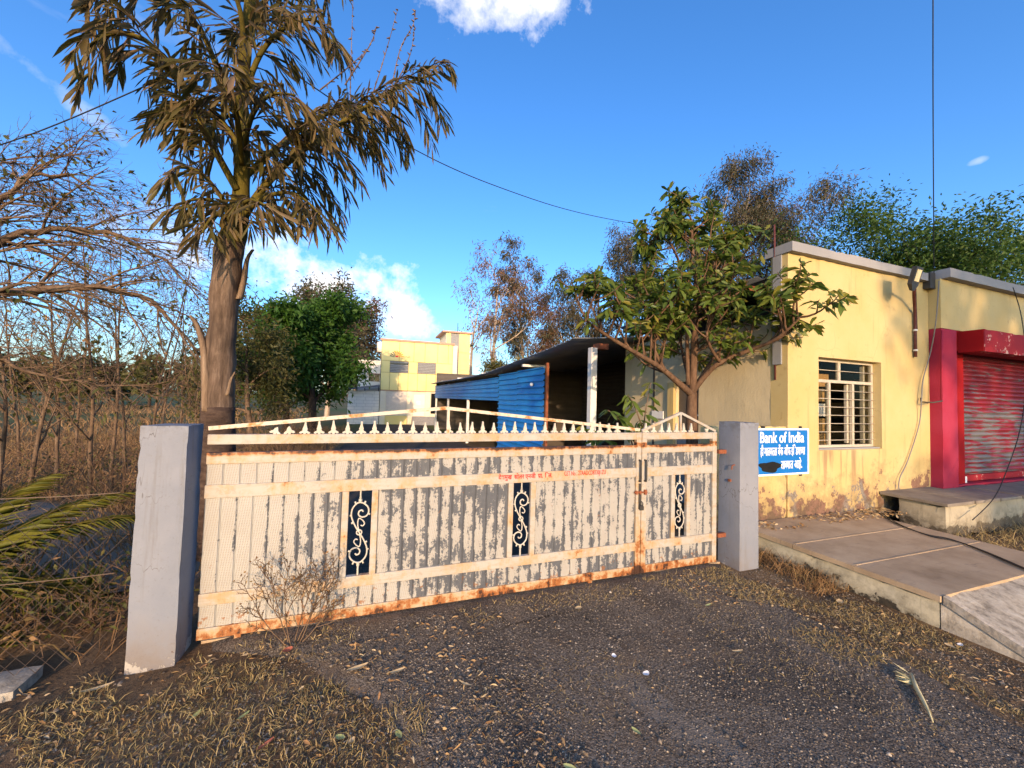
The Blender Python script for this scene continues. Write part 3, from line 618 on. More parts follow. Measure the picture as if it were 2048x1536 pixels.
d = dev(['दे', 'श', 'मु', 'ख', ' ', ' ', 'सो', 'ल', 'र', ' ', 'ए', 'न', 'जी^', ' ', ' ', 'प/', 'ा', '.', ' ', ' ', 'ल', 'ि', '.'][:15] + ['प/', 'ा.', ' ', ' ', 'ि', 'ल.'], .052, .02)
xa, xb = P(997, 955, GY).x, P(1104, 955, GY).x
put_text('company_name', d, 'red_letter', g1, (xa, GY - .003, zr - .004), (xb - xa) / d[2])
d = latin('GST No : 27AADCD8330J1ZU', .056, .0); xa, xb = P(1128, 950, GY).x, P(1211, 950, GY).x
put_text('tax_number', d, 'red_letter', g1, (xa, GY - .003, zr + .002), (xb - xa) / d[2])

rough_box(-1.0, 3.48, 3.10, 3.30, -.08, .016, .08, .006, .03, 71).build('gate_sill', 'slab_concrete', None, 'rough concrete threshold strip under the gate leaves', 'threshold', smooth=True)
# ------------------------------------------------------------------ walls with openings
def wall_hole(name, mat, parent, axis, fixed, thick, u0, u1, z0, z1, holes, du=.12, amp=.004, topf=None, **kw):
    """slab wall; axis 'x': runs along X at Y=fixed..fixed+thick, 'y': runs along Y at X=fixed..; holes (ua,ub,za,zb)"""
    us = sorted(set([u0, u1] + [v for h in holes for v in h[:2]])); zs = sorted(set([z0, z1] + [v for h in holes for v in h[2:]]))
    def fine(a):
        o = []
        for p, q in zip(a, a[1:]):
            n = max(1, int(round((q - p) / du))); o += [p + (q - p) * i / n for i in range(n)]
        return o + [a[-1]]
    us, zs = fine(us), fine(zs); mb = MB(); nu = len(us); nz = len(zs)
    def pt(u, z, d):
        if topf: z = z0 + (z - z0) * (topf(u) - z0) / (z1 - z0)
        w_ = amp * mnoise.noise(Vector((u * 2.3, z * 2.3, d * 9 + fixed))) if 0 else amp * mnoise.noise(Vector((u * 2.3, z * 2.3, fixed)))
        return (u, fixed + d + w_, z) if axis == 'x' else (fixed + d + w_, u, z)
    solid = lambda i, j: not any(h[0] - 1e-6 <= us[i] and us[i + 1] <= h[1] + 1e-6 and h[2] - 1e-6 <= zs[j] and zs[j + 1] <= h[3] + 1e-6 for h in holes) if 0 <= i < nu - 1 and 0 <= j < nz - 1 else False
    mb.v = [pt(u, z, 0) for z in zs for u in us] + [pt(u, z, thick) for z in zs for u in us]; o = nu * nz
    fl = axis == 'y'
    def F(*q): mb.f.append(tuple(q[::-1]) if fl else tuple(q))
    for j in range(nz - 1):
        for i in range(nu - 1):
            if not solid(i, j): continue
            a = j * nu + i; F(a, a + 1, a + nu + 1, a + nu); F(o + a, o + a + nu, o + a + nu + 1, o + a + 1)
            if not solid(i - 1, j): F(a, a + nu, o + a + nu, o + a)
            if not solid(i + 1, j): F(a + 1, o + a + 1, o + a + nu + 1, a + nu + 1)
            if not solid(i, j - 1): F(a, o + a, o + a + 1, a + 1)
            if not solid(i, j + 1): F(a + nu, a + nu + 1, o + a + nu + 1, o + a + nu)
    return mb.build(name, mat, parent, **kw)

# ------------------------------------------------------------------ yellow building by the gate
FY = 3.48
yb = thing('yellow_building', 'yellow plastered single storey building with barred window beside the gate', 'building', (6.6, 4.6, 0))
WX0, WX1, WZ0, WZ1 = 5.62, 6.985, 1.075, 2.33
wall_hole('front_wall', 'yellow_plaster', yb, 'x', FY, .23, 5.03, 8.205, .05, 3.66, [(WX0, WX1, WZ0, WZ1)], .15, .005)
wall_hole('side_wall', 'side_light_plaster', yb, 'y', 5.03, .2, FY + .232, 6.7, -.15, 2.84, [(4.93, 5.44, -.15, 2.03)], .12, .012)
rough_box(5.005, 8.19, FY - .075, FY + .30, 3.661, 3.79, .10, .003, .02, 5).build('parapet_cap', 'cap_cement', yb, smooth=True)
MB().box(5.005, 5.028, FY + .07, FY + .19, 2.2, 3.655).build('rain_strip', 'cap_cement', yb, bevel=.004)
MB().tube([(5.015, FY + .17, 4.1), (5.018, FY + .165, 3.4), (5.02, FY + .16, 2.0)], .012, 6).build('conduit', 'maroon_pipe', yb, smooth=True)
# door in the side wall, orange lit far jamb
MB().box(5.06, 5.16, 4.94, 5.43, -.1, 1.12).build('door_lower', 'louvre_grey', yb)
MB().box(5.10, 5.14, 4.94, 5.43, 1.12, 2.02).build('door_grille_panel', 'old_tin', yb)
MB().box(5.04, 5.10, 4.94, 5.43, 1.45, 1.475).build('door_rail', 'white_post', yb)
MB().box(4.985, 5.028, 5.445, 5.60, -.15, 2.02).build('door_jamb', 'yellow_plaster', yb, bevel=.004)
MB().box(5.018, 5.0285, 5.98, 6.02, -.15, 2.8).build('corner_strip', 'old_tin', yb)
MB().box(5.0, 5.0275, 5.72, 6.02, 1.36, 1.50).build('door_plate', 'white_post', yb)
# room behind the window
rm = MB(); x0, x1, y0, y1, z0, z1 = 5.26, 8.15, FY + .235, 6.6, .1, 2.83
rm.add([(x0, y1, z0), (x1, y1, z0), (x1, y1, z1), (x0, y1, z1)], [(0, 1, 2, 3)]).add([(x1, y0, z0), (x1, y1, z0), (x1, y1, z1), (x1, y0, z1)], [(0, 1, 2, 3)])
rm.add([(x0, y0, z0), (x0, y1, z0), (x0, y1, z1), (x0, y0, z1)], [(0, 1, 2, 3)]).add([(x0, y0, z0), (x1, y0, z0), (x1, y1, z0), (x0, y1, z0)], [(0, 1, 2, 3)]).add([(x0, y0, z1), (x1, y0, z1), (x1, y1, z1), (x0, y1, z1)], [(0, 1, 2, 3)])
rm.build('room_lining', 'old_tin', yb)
MB().box(8.18, 8.3, FY + .3, 6.7, 0, 3.6).build('back_wall', 'side_light_plaster', yb); MB().box(5.03, 8.18, 6.705, 6.9, -.2, 2.9).build('back_wall', 'side_light_plaster', yb)
# tin roof behind the parapet, open eaves over the side wall
rf = MB(); n = 60
for k in range(n + 1):
    x = 4.86 + (8.1 - 4.86) * k / n
    for y, z in ((3.80, 3.41), (6.95, 3.22)): rf.v.append((x, y, z + .014 * math.sin(k * 1.9)))
rf.f = [(2 * k, 2 * k + 2, 2 * k + 3, 2 * k + 1) for k in range(n)]; o = rf.build('tin_roof', 'roof_tin', yb, smooth=True); sm = o.modifiers.new('s', 'SOLIDIFY'); sm.thickness = .006
for y in (3.98, 4.9, 5.9, 6.8): MB().box(4.92, 8.1, y, y + .06, 3.29 - .06 * (y - 3.9), 3.36 - .06 * (y - 3.9)).build('purlin', 'rust_metal', yb)
MB().box(5.30, 8.1, 3.75, 3.79, 2.86, 3.28).build('gable_shade_sheet', 'eave_shade_dark', yb); MB().box(5.6, 5.64, 3.8, 6.69, 2.85, 3.15).build('eave_shade_sheet', 'eave_shade_dark', yb)  # added near-black sheets stand in for the shade under the open eaves
# window
wn_ = MB().box(WX0 + .004, WX1 - .004, FY + .02, FY + .22, WZ0 + .002, WZ0 + .022).build('window_sill', 'cap_cement', yb)
win = thing_part = MB()
def wbar(x0, x1, z0, z1, y0=FY + .10, y1=FY + .135): return MB().box(x0, x1, y0, y1, z0, z1)
fr = MB(); b0, b1 = WZ0 + .022, WZ1 - .004; a0, a1 = WX0 + .004, WX1 - .004
fr.box(a0, a1, FY + .10, FY + .14, b1 - .035, b1).box(a0, a1, FY + .10, FY + .14, b0, b0 + .035).box(a0, a0 + .035, FY + .10, FY + .14, b0 + .036, b1 - .036).box(a1 - .035, a1, FY + .10, FY + .14, b0 + .036, b1 - .036)
wnd = fr.build('window', 'window_paint', yb, label='barred steel window with glass panes')
tz = 2.02; ca, cb_ = 6.02, 6.53
wbar(a0 + .036, a1 - .036, tz - .02, tz + .02).build('transom', 'window_paint', wnd)
wbar(6.20, 6.245, tz + .021, b1 - .036).build('mullion', 'window_paint', wnd)
for x in (ca, cb_): wbar(x - .028, x + .012, b0 + .036, tz - .021).build('mullion', 'window_paint', wnd)
for k in range(7): MB().tube([(a0, FY + .085, 1.20 + k * .115), (a1, FY + .085, 1.20 + k * .115)], .005, 6).build('bar', 'window_paint', wnd, smooth=True)
MB().tube([(a0, FY + .085, 2.17), (a1, FY + .085, 2.17)], .005, 6).build('bar', 'window_paint', wnd, smooth=True)
for x0_, x1_, z0_, z1_ in ((a0 + .036, 6.199, tz + .021, b1 - .036), (6.246, a1 - .036, tz + .021, b1 - .036), (a0 + .036, ca - .029, b0 + .036, tz - .021), (cb_ + .013, a1 - .036, b0 + .036, tz - .021)):
    MB().box(x0_, x1_, FY + .118, FY + .122, z0_, z1_).build('pane', 'glass', wnd)
# open casement swung into the room
MB().box(6.62, 6.66, FY + .16, FY + .20, b0 + .04, tz - .02).box(6.86, 6.90, FY + .16, FY + .2, b0 + .04, b1 - .05).build('casement', 'window_paint', wnd)
MB().box(ca + .03, ca + .07, FY + .145, FY + .18, b0 + .05, tz - .03).box(cb_ - .07, cb_ - .03, FY + .145, FY + .18, b0 + .05, tz - .03).build('casement', 'window_paint', wnd)
# goods seen through the window
rng = random.Random(8); k = 0
shelf = thing('shelf', 'tall open shelf with boards inside the room behind the barred window', 'shelf', (7.9, 4.6, .1))
for z in (.5, 1.0, 1.45, 1.9, 2.3): MB().box(7.65, 8.1, 3.9, 5.6, z, z + .03).build('shelf_board', 'old_tin', shelf)
for y in (3.9, 4.7, 5.56): MB().box(7.64, 7.68, y, y + .04, .1, 2.5).build('shelf_post', 'dark_metal', shelf)
for z in (1.032, 1.482, 1.932):
    for x in (6.35, 6.75, 7.2, 7.6):
        w_ = rng.uniform(.22, .34); h_ = rng.uniform(.16, .36); MB().box(7.72, 8.04, x - 2.35, x - 2.35 + w_, z, z + h_).build('carton', 'card', None, 'brown carton on the %s board, %s from the left, inside the barred window' % ({1.032: 'lower', 1.482: 'middle', 1.932: 'upper'}[z], {6.35: 'first', 6.75: 'second', 7.2: 'third', 7.6: 'fourth'}[x]), 'carton', 'cartons on the shelf', bevel=.004)
pc = thing('paper_stack', 'leaning stack of brown packing boards just inside the window', 'packing', (6.6, 4.15, .1))
for k in range(9): MB().box(6.42 + rng.uniform(0, .12), 6.74 + rng.uniform(0, .14), 4.05 + rng.uniform(0, .05), 4.3, .1 + k * .235, .1 + k * .235 + .2).build('board_bundle', 'card' if k % 3 else 'paper', pc, bevel=.003)

# low boundary wall between pillar and building
lw = rough_box(3.78, 5.0285, FY + .01, FY + .2, -.05, 1.40, .07, .008, .05, 12).build('boundary_wall', 'yellow_plaster', None, 'short stained yellow wall stub between grey pillar and building corner', 'wall', smooth=True)
# bank sign
sg = thing('sign_board', 'blue bank notice board with white lettering fixed to yellow wall', 'sign', (4.9, FY, .8))
sx0, sx1, sz0, sz1 = 4.33, 5.375, .785, 1.372; sy = FY - .03
MB().box(sx0, sx1, sy, sy + .02, sz0, sz1).build('board', 'sign_blue', sg)
for a in ((sx0, sx1, sz0, sz0 + .022), (sx0, sx1, sz1 - .022, sz1), (sx0, sx0 + .022, sz0 + .0225, sz1 - .0225), (sx1 - .022, sx1, sz0 + .0225, sz1 - .0225)):
    MB().box(a[0], a[1], sy - .005, sy + .012, a[2], a[3]).build('border', 'sign_white', sg)
ty = sy - .002
d = latin('Bank of India', .19, .0035); xa = P(1519, 878, ty).x; xb = P(1608, 878, ty).x; sc = (xb - xa) / d[2]
put_text('bank_name', d, 'sign_white', sg, (xa, ty, 1.195), sc)
d = dev(['ही', ' ', 'मा', 'ल', 'म', '~त', 'ता', ' ', 'बँ', 'क', ' ', 'ऑ', 'फ', ' ', 'इं', 'ड', 'ि'][:15] + ['ि', 'डया', '~च', 'या'], .15, .012); xa = P(1521, 905, ty).x; xb = P(1610, 905, ty).x
put_text('notice_line', d, 'sign_white', sg, (xa, ty, 1.035), (xb - xa) / d[2])
d = dev(['ता', '~ब', 'या', 'त', ' ', 'आ', 'हे', '.'], .15, .012); xa = P(1562, 935, ty).x; xb = P(1604, 935, ty).x
put_text('notice_line', d, 'sign_white', sg, (xa, ty, .865), (xb - xa) / d[2])
sm_ = MB(); c0 = P(1541, 934, ty - .003); ring = []
for k in range(28):
    a = 2 * math.pi * k / 28; r = 1 + .13 * math.sin(3 * a) + .10 * math.sin(5 * a + 1); ring.append((c0.x - .0 + .185 * r * math.cos(a), sy - .0028, c0.z + .066 * r * math.sin(a)))
sm_.add(ring + [(p[0], sy - .0006, p[2]) for p in ring], [tuple(range(28))] + [(i, i + 28, (i + 1) % 28 + 28, (i + 1) % 28) for i in range(28)]); sm_.build('black_smear', 'sign_black', sg)
for x, z in ((sx0 + .25, sz1 + .012), (sx1 - .13, sz1 + .012), (sx1 - .13, sz0 - .012)): MB().box(x - .012, x + .012, sy + .004, FY + .03, z - .014, z + .014).build('fixing', 'dark_metal', sg)

# floodlight on bent pipe
fl = thing('flood_light', 'small floodlight on a bent maroon pipe fixed to the yellow wall', 'lamp', (7.80, FY - .03, 2.48))
p0 = P(1831, 714, FY - .03); p1 = P(1830, 625, FY - .035); p2 = P(1828, 590, FY - .16); p3 = P(1829, 567, FY - .30)
MB().tube([p0, p0.lerp(p1, .5), p1, p1.lerp(p2, .6), p2, p3], .021, 8).build('pipe', 'maroon_pipe', fl, smooth=True)
for f_ in (.15, .6): 
    q = p0.lerp(p1, f_); MB().tube([(q.x, q.y, q.z - .012), (q.x, q.y, q.z + .012)], .029, 8).build('clamp', 'white_post', fl, smooth=True)
hc = P(1830, 552, FY - .36); up = Vector((0, -.25, .97)).normalized(); rt = Vector((1, .1, 0)).normalized(); fw = rt.cross(up)
hm = Matrix((rt, fw, up)).transposed().to_4x4(); hm.translation = hc
me = MB().box(-.10, .10, -.02, .03, -.12, .12).add([(-.10, -.02, -.121), (.10, -.02, -.121), (.10, .03, -.121), (-.10, .03, -.121), (-.03, 0, -.20), (.03, 0, -.20), (.03, .03, -.20), (-.03, .03, -.20)], [(0, 1, 5, 4), (1, 2, 6, 5), (2, 3, 7, 6), (3, 0, 4, 7), (4, 5, 6, 7)]).mesh('lamp_housing', 'dark_metal')
hd = inst('lamp_housing', me, fl, hm); me = MB().box(-.065, .065, .0305, .034, -.075, .085).mesh('lens', 'lamp_glass'); inst('lens', me, hd, hm)
MB().tube([p3 + Vector((.03, 0, 0)), p2 + Vector((.05, 0, -.02)), p1 + Vector((.04, 0, 0)), p1 + Vector((.05, 0, -.25))], .006, 5).build('lead', 'cable', fl, smooth=True)

# ------------------------------------------------------------------ red shop
SY = 3.34
shp = thing('shop_building', 'shop with magenta pilaster, red concrete hood and peeling red shutter', 'building', (10, 3.6, .4))
wall_hole('upper_wall', 'yellow_plaster', shp, 'x', SY, .3, 8.212, 13.5, 2.93, 3.70, [], .3, .004)
rough_box(8.208, 8.64, SY - .004, SY + .32, .1, 2.929, .12, .004, .01, 7).build('pilaster', 'magenta_paint', shp, smooth=True)
rough_box(8.25, 13.5, SY - .10, SY + .35, 3.702, 3.85, .12, .003, .02, 15).build('parapet_cap', 'cap_cement', shp, smooth=True)
MB().box(8.642, 13.5, SY + .01, SY + .3, 2.60, 2.928).build('lintel', 'hood_red', shp)
hd_ = rough_box(8.70, 13.5, 3.06, SY + .008, 2.57, 2.915, .12, .004, .02, 21).build('shutter_hood', 'hood_flaked', shp, smooth=True)
MB().box(8.688, 8.6985, 3.07, SY + .006, 2.575, 2.91).build('hood_cheek', 'hood_red', shp)
MB().box(8.642, 8.98, SY + .06, SY + .12, .47, 2.599).build('guide_rail', 'hood_red', shp)
sh = thing_sh = MB().box(8.982, 12.6, SY + .15, SY + .16, .5, 2.599).build('shutter', 'shutter_paint', shp, label='rolling shutter with red paint flaked to grey')
SH = []; 
for k in range(7): a = k / 6 * math.pi; SH.append((-.026 * math.sin(a), -.036 + .072 * k / 6))
me = MB(); n = 12
for i in range(n + 1):
    x = 3.61 * i / n
    for a, b in SH: me.v.append((x, a, b))
me.f = [(i * 7 + k, (i + 1) * 7 + k, (i + 1) * 7 + k + 1, i * 7 + k + 1) for i in range(n) for k in range(6)]
me = me.mesh('slat', 'shutter_paint', True); z = .66
while z < 2.56: inst('slat', me, sh, Matrix.Translation((8.984, SY + .148, z))); z += .076
MB().box(8.99, 12.6, SY + .10, SY + .145, .52, .615).build('bottom_bar', 'hood_flaked', sh)
MB().box(9.0, 9.09, SY + .08, SY + .098, .50, .60).build('lock_tab', 'sign_white', sh)
MB().box(8.645, 12.7, SY + .02, SY + .3, .30, .498).build('threshold', 'magenta_paint', shp)
MB().box(12.7, 13.5, SY + .02, SY + .3, .1, 2.6).build('pilaster', 'magenta_paint', shp)
MB().box(8.21, 13.5, SY + .42, 7.0, .0, 3.5).build('shop_body', 'side_light_plaster', shp)
MB().box(8.06, 8.2, FY - .09, FY - .002, 3.55, 3.80).build('gutter_box', 'dark_metal', shp)
MB().tube([P(1884, 660, SY - .03), P(1883, 800, SY - .03)], .012, 6).build('conduit', 'magenta_paint', shp, smooth=True)
MB().tube([P(1842, 796, FY - .03), P(1842, 804, FY - .05), P(1866, 805, SY - .05), P(1884, 802, SY - .035)], .012, 6).build('conduit_bend', 'old_tin', shp, smooth=True)

# ------------------------------------------------------------------ concrete platform, ramp, plinth
pf = thing('concrete_platform', 'low concrete platform with cream stained edge in front of yellow wall', 'platform', (5.2, 2.6, 0))
rough_box(4.135, 6.25, 1.71, FY - .005, -.06, .19, .07, .006, .05, 31).build('platform_edge', 'cream_plaster', pf, smooth=True)
ys_ = [1.70, 2.27, 2.80, FY - .004]
for a, b in zip(ys_, ys_[1:]): rough_box(4.115, 6.3, a + .001, b - .001, .1915, .24, .06, .0018, .006, a).build('slab', 'slab_concrete', pf, smooth=True)
MB().box(4.16, 6.25, 2.262, 2.279, .2, .2425).build('joint', 'slab_concrete', pf); MB().box(4.16, 6.25, 2.79, 2.812, .2, .2425).build('joint', 'slab_concrete', pf)
rp = MB(); nx, ny = 26, 10
for j in range(ny + 1):
    for i in range(nx + 1):
        x = 4.139 + 2.3 * i / nx; y = 1.708 - .633 * j / ny; z = .235 * (1 - j / ny) ** 1.1 - .012 + .014 * mnoise.noise(Vector((x * 6, y * 6, 0))); rp.v.append((x, y, z))
o_ = len(rp.v)
rp.f = [(j * (nx + 1) + i, (j + 1) * (nx + 1) + i, (j + 1) * (nx + 1) + i + 1, j * (nx + 1) + i + 1) for j in range(ny) for i in range(nx)]
for j in range(ny + 1): rp.v.append((4.139, 1.708 - .633 * j / ny, -.06))
rp.f += [(j * (nx + 1), o_ + j, o_ + j + 1, (j + 1) * (nx + 1)) for j in range(ny)]
rmp = rp.build('concrete_ramp', 'ramp_concrete', None, 'rough concrete ramp with pale edge strip at platform front', 'ramp', smooth=True)
ed = MB(); 
for j in range(9):
    y = 1.69 - .058 * j; z = .236 * (1 - (1.695 - y) / .62) ** 1.1 + .006 * mnoise.noise(Vector((y * 9, 0, 0))); ed.v += [(4.131, y, z - .05), (4.131, y, z + .012), (4.186 + .006 * mnoise.noise(Vector((y * 20, 2, 0))), y, z + .012), (4.186, y, z - .05)]
ed.f = [(4 * j + k, 4 * j + 4 + k, 4 * j + 4 + (k + 1) % 4, 4 * j + (k + 1) % 4) for j in range(8) for k in range(4)] + [(0, 1, 2, 3), (35, 34, 33, 32)]
ed.build('edge_strip', 'pale_cement', rmp)
ph = thing('stone_plinth', 'raised plinth topped with flat stone slabs before the red shutter', 'plinth', (9.5, 3.1, .1))
rough_box(6.95, 13.5, 2.80, 3.30, -.02, .425, .10, .014, .06, 41).build('plinth_wall', 'plinth_plaster', ph, smooth=True)
x = 6.90; rg = random.Random(2)
while x < 13.2:
    w_ = rg.uniform(.48, .66); MB().box(x, x + w_ - .02, 2.74 + rg.uniform(-.02, .03), FY - .15 if x > 8.1 else FY - .01, .428 + rg.uniform(0, .004), .475 + rg.uniform(-.006, .006)).build('stone_slab', 'stone_slab', ph, bevel=.006); x += w_
# ------------------------------------------------------------------ cables
def cable(pts, r, mat, label, name='cable', grp=None):
    q = []
    for i in range(len(pts) - 1):
        p0, p1, p2, p3 = pts[max(i - 1, 0)], pts[i], pts[i + 1], pts[min(i + 2, len(pts) - 1)]
        for k in range(6):
            s = k / 6; q.append(.5 * ((2 * p1) + (p2 - p0) * s + (2 * p0 - 5 * p1 + 4 * p2 - p3) * s * s + (3 * p1 - p0 - 3 * p2 + p3) * s ** 3))
    q.append(pts[-1]); return MB().tube(q, r, 6).build(name, mat, None, label, 'cable', grp, smooth=True)
cable([P(1878, 562, SY - .02), P(1872, 640, SY - .03), P(1862, 700, FY - .04), P(1846, 760, FY - .04), P(1843, 800, FY - .06), P(1838, 850, FY - .03), P(1816, 920, FY - .03), P(1800, 955, FY - .04), P(1797, 978, FY - .05)], .007, 'grey_cable', 'thin grey cable hanging loosely down the yellow wall beside magenta pilaster')
cable([P(2026, 575, 3.2), P(2040, 620, 3.2), P(2049, 680, 3.1), P(2052, 770, 2.95), P(2040, 860, 2.8), P(2010, 950, 2.72), P(1985, 1000, 2.70), P(1945, 1040, 2.66)], .006, 'cable', 'dark cable slanting down across the red shutter to the ground')
for k, (dy, lab) in enumerate(((0, 'upper of two black cables lying along the platform'), (.07, 'lower of two black cables lying along the platform'))):
    cable([PZ(x, y, .252) + Vector((-dy * .4, -dy, 0)) for x, y in ((1752, 1022), (1790, 1046), (1850, 1068), (1900, 1078), (1960, 1100), (2048, 1138), (2130, 1172))], .006, 'cable', lab)
cable([P(1868, 545, 3.3), P(1867, 380, 3.05), P(1866, 180, 2.8), P(1866, -20, 2.55), P(1866, -500, 2.2)], .006, 'cable', 'black service wire dropping vertically to the shop parapet')
cable([P(490, 85, 4.2), P(574, 137, 4.5), P(630, 176, 4.7), P(740, 248, 5.1), P(880, 325, 5.6), P(1000, 375, 6.1), P(1130, 418, 6.7), P(1250, 444, 7.3), P(1400, 468, 8)], .007, 'cable', 'overhead wire sagging from the palm towards the leafy tree')
cable([P(485, 85, 4.25), P(250, 190, 4.6), P(120, 246, 4.8), P(0, 290, 5.0), P(-200, 350, 5.4)], .006, 'cable', 'overhead wire running left from the palm crown')
# ------------------------------------------------------------------ tin shed
sd_ = thing('tin_shed', 'long open tin shed with bright blue ribbed side wall', 'shed', (4.6, 15, -.2))
SX = 3.7
def ribbed(name, y0, y1, z0, z1, x, mat, parent, pitch=.148, depth=.036):
    prof = [(0, 0)]; z = z0
    while z < z1 - 1e-6:
        for f_, d_ in ((.0, 0), (.70, 0), (.78, 1), (.92, 1), (1.0, 0)):
            zz = z + f_ * pitch
            if zz <= z1: prof.append((-d_ * depth, zz))
        z += pitch
    prof = prof[1:]; n = len(prof); mb = MB(); mb.v = [(x + a, y0, b) for a, b in prof] + [(x + a, y1, b) for a, b in prof]
    mb.f = [(i, i + 1, n + i + 1, n + i) for i in range(n - 1)]
    o = mb.build(name, mat, parent); m_ = o.modifiers.new('s', 'SOLIDIFY'); m_.thickness = .004; m_.offset = 1; return o
ribbed('wall_sheet', 8.1, 9.8, -.1, 2.45, SX, 'blue_sheet', sd_); ribbed('wall_sheet', 9.806, 11.5, -.12, 2.43, SX + .004, 'blue_sheet', sd_)
for a, b, z in ((11.504, 15.8, 2.42), (15.806, 20.2, 2.40), (20.206, 24.6, 2.38)): ribbed('wall_sheet', a, b, 1.58, z, SX, 'blue_sheet', sd_)
for y in (15.85, 20.4, 24.5): MB().box(SX + .02, SX + .12, y, y + .1, ground_z(SX, y) - .03, 2.36).build('post', 'white_post', sd_)
MB().box(SX + .012, SX + .07, 8.02, 8.085, -.12, 2.5).build('post', 'rust_metal', sd_)
MB().box(SX - .02, SX + .10, 6.05, 6.17, -.1, 2.62).build('post', 'white_post', sd_, label='pale square corner post at the shed mouth')
MB().box(SX + .10, SX + .30, 6.0, 6.2, 2.60, 2.70).build('beam_end', 'rust_metal', sd_)
for y in (8.9, 12.8, 16.8, 21, 24.2): MB().box(SX - .22, SX + .5, y, y + .1, 2.46, 2.52).build('rafter_end', 'white_post', sd_)
rf = MB(); ny = 230                                        # corrugated roof, edge line dipping a little
for k in range(ny + 1):
    y = 6.25 + (25.0 - 6.25) * k / ny; s = (y - 6.25) / 18.75
    zz = 2.80 - .34 * min(1, s * 3.2) ** .8 + .02 * math.sin(s * 9)
    for x, dz in ((SX - .28, 0), (SX + .9, .10), (7.6, .45)): rf.v.append((x, y, zz + dz + .016 * math.sin(k * 2 * math.pi / 2.4)))
rf.f = [(3 * k + i, 3 * k + i + 1, 3 * k + 4 + i, 3 * k + 3 + i) for k in range(ny) for i in (0, 1)]
o = rf.build('roof_sheet', 'tin_sheet', sd_, smooth=True); o.modifiers.new('s', 'SOLIDIFY').thickness = .006
rb = MB(); 
for k in range(60):
    z = -.3 + k * .052; rb.v += [(7.5, 6.95, z), (7.5 + .02 * (k % 2), 25, z)]
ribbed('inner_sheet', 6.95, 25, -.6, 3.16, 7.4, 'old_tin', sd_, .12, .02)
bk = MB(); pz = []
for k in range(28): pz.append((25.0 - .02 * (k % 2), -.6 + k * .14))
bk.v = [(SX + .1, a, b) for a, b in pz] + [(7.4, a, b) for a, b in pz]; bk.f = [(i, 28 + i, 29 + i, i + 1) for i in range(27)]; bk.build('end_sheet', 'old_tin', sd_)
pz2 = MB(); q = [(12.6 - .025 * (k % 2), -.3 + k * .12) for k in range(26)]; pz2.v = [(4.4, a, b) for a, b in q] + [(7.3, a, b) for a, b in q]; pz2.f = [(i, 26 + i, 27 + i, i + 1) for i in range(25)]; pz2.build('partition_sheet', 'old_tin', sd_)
bu = thing('bulb_lamp', 'small round bulb lamp on the blue ribbed wall', 'lamp', (SX - .05, 8.7, 2.0))
c = PX(1064, 769, SX - .05); bm = bmesh.new(); bmesh.ops.create_uvsphere(bm, u_segments=10, v_segments=7, radius=.045, matrix=Matrix.Translation(c + Vector((-.03, -.04, 0)))); q = MB(); q.add([v.co for v in bm.verts], [[v.index for v in f.verts] for f in bm.faces]); bm.free(); q.build('bulb', 'sign_white', bu, smooth=True)
MB().tube([c + Vector((.05, .02, -.01)), c + Vector((-.02, -.02, -.005))], .022, 8).build('holder', 'dark_metal', bu, smooth=True)

# ------------------------------------------------------------------ far two storey building
BY = 31.0; fb = thing('office_building', 'two storey yellow clad office building with stair tower at yard end', 'building', (3.5, 33, -.6))
B0, B1, BZ = .5, 5.95, 5.85
MB().box(B0 + .02, B1 + .4, BY + .08, 38, -.7, BZ).build('wall', 'cream_wall', fb)
MB().box(5.55, 7.6, BY + 1.0, 35.5, -.7, 7.02).build('tower_wall', 'cream_wall', fb)
def clad(x0, x1, z0, z1, y=BY, mat='clad_yellow', nm='cladding_panel'): return MB().box(x0 + .012, x1 - .012, y + .02, y + .078, z0 + .012, z1 - .012).build(nm, mat, fb, bevel=.01)
MB().box(B0, B1 + .02, BY + .05, BY + .079, 2.05, BZ - .01).build('panel_backing', 'clad_joint', fb)
rows = [(2.06, 3.42), (3.42, 4.32), (4.32, BZ)]
xs_ = [B0, 1.15, 1.8, 2.52, 3.24, 3.92, 4.64, 5.3, B1]
for x0, x1 in zip(xs_, xs_[1:]): clad(x0, x1, *rows[0])
for x0, x1 in ((B0, 1.14), (2.52, 3.22), (4.64, 5.95)): clad(x0, x1, *rows[1])
for x0, x1 in ((B0, 1.8), (1.8, 2.9), (2.9, 3.75), (3.75, 4.75), (4.75, 5.6), (5.6, B1)): clad(x0, x1, *rows[2])
def louvre(x0, x1, z0, z1, gap):
    w_ = MB().box(x0, x1, BY + .045, BY + .0795, z0, z1).build('window', 'dark_glass', fb)
    n = 7; h = (z1 - z0) / n
    for k in range(n):
        if k in gap: continue
        MB().box(x0, x1, BY + .01, BY + .04, z0 + k * h + .012, z0 + (k + 1) * h - .012).build('louvre_slat', 'louvre_grey', w_)
louvre(1.15, 2.51, 3.44, 4.30, (5,)); louvre(3.23, 4.63, 3.44, 4.30, ())
MB().box(B0 - .12, B1 + .12, BY - .06, BY + .4, BZ + .002, BZ + .16).build('roof_edge', 'clay_trim', fb)
MB().box(5.95, 6.62, BY + .94, BY + .999, 2.5, 6.99).build('stone_strip', 'louvre_grey', fb)
for z0, z1 in ((2.1, 3.9), (3.9, 5.4), (5.4, 7.0)):
    for x0, x1 in ((5.57, 5.93), (6.64, 7.6)):
        MB().box(x0 + .01, x1 - .01, BY + .93, BY + .999, z0 + .012, z1 - .012).build('cladding_panel', 'clad_yellow', fb, bevel=.01)
MB().box(5.2, 7.75, BY + .75, 35.8, 7.022, 7.16).build('tower_roof', 'clay_trim', fb)
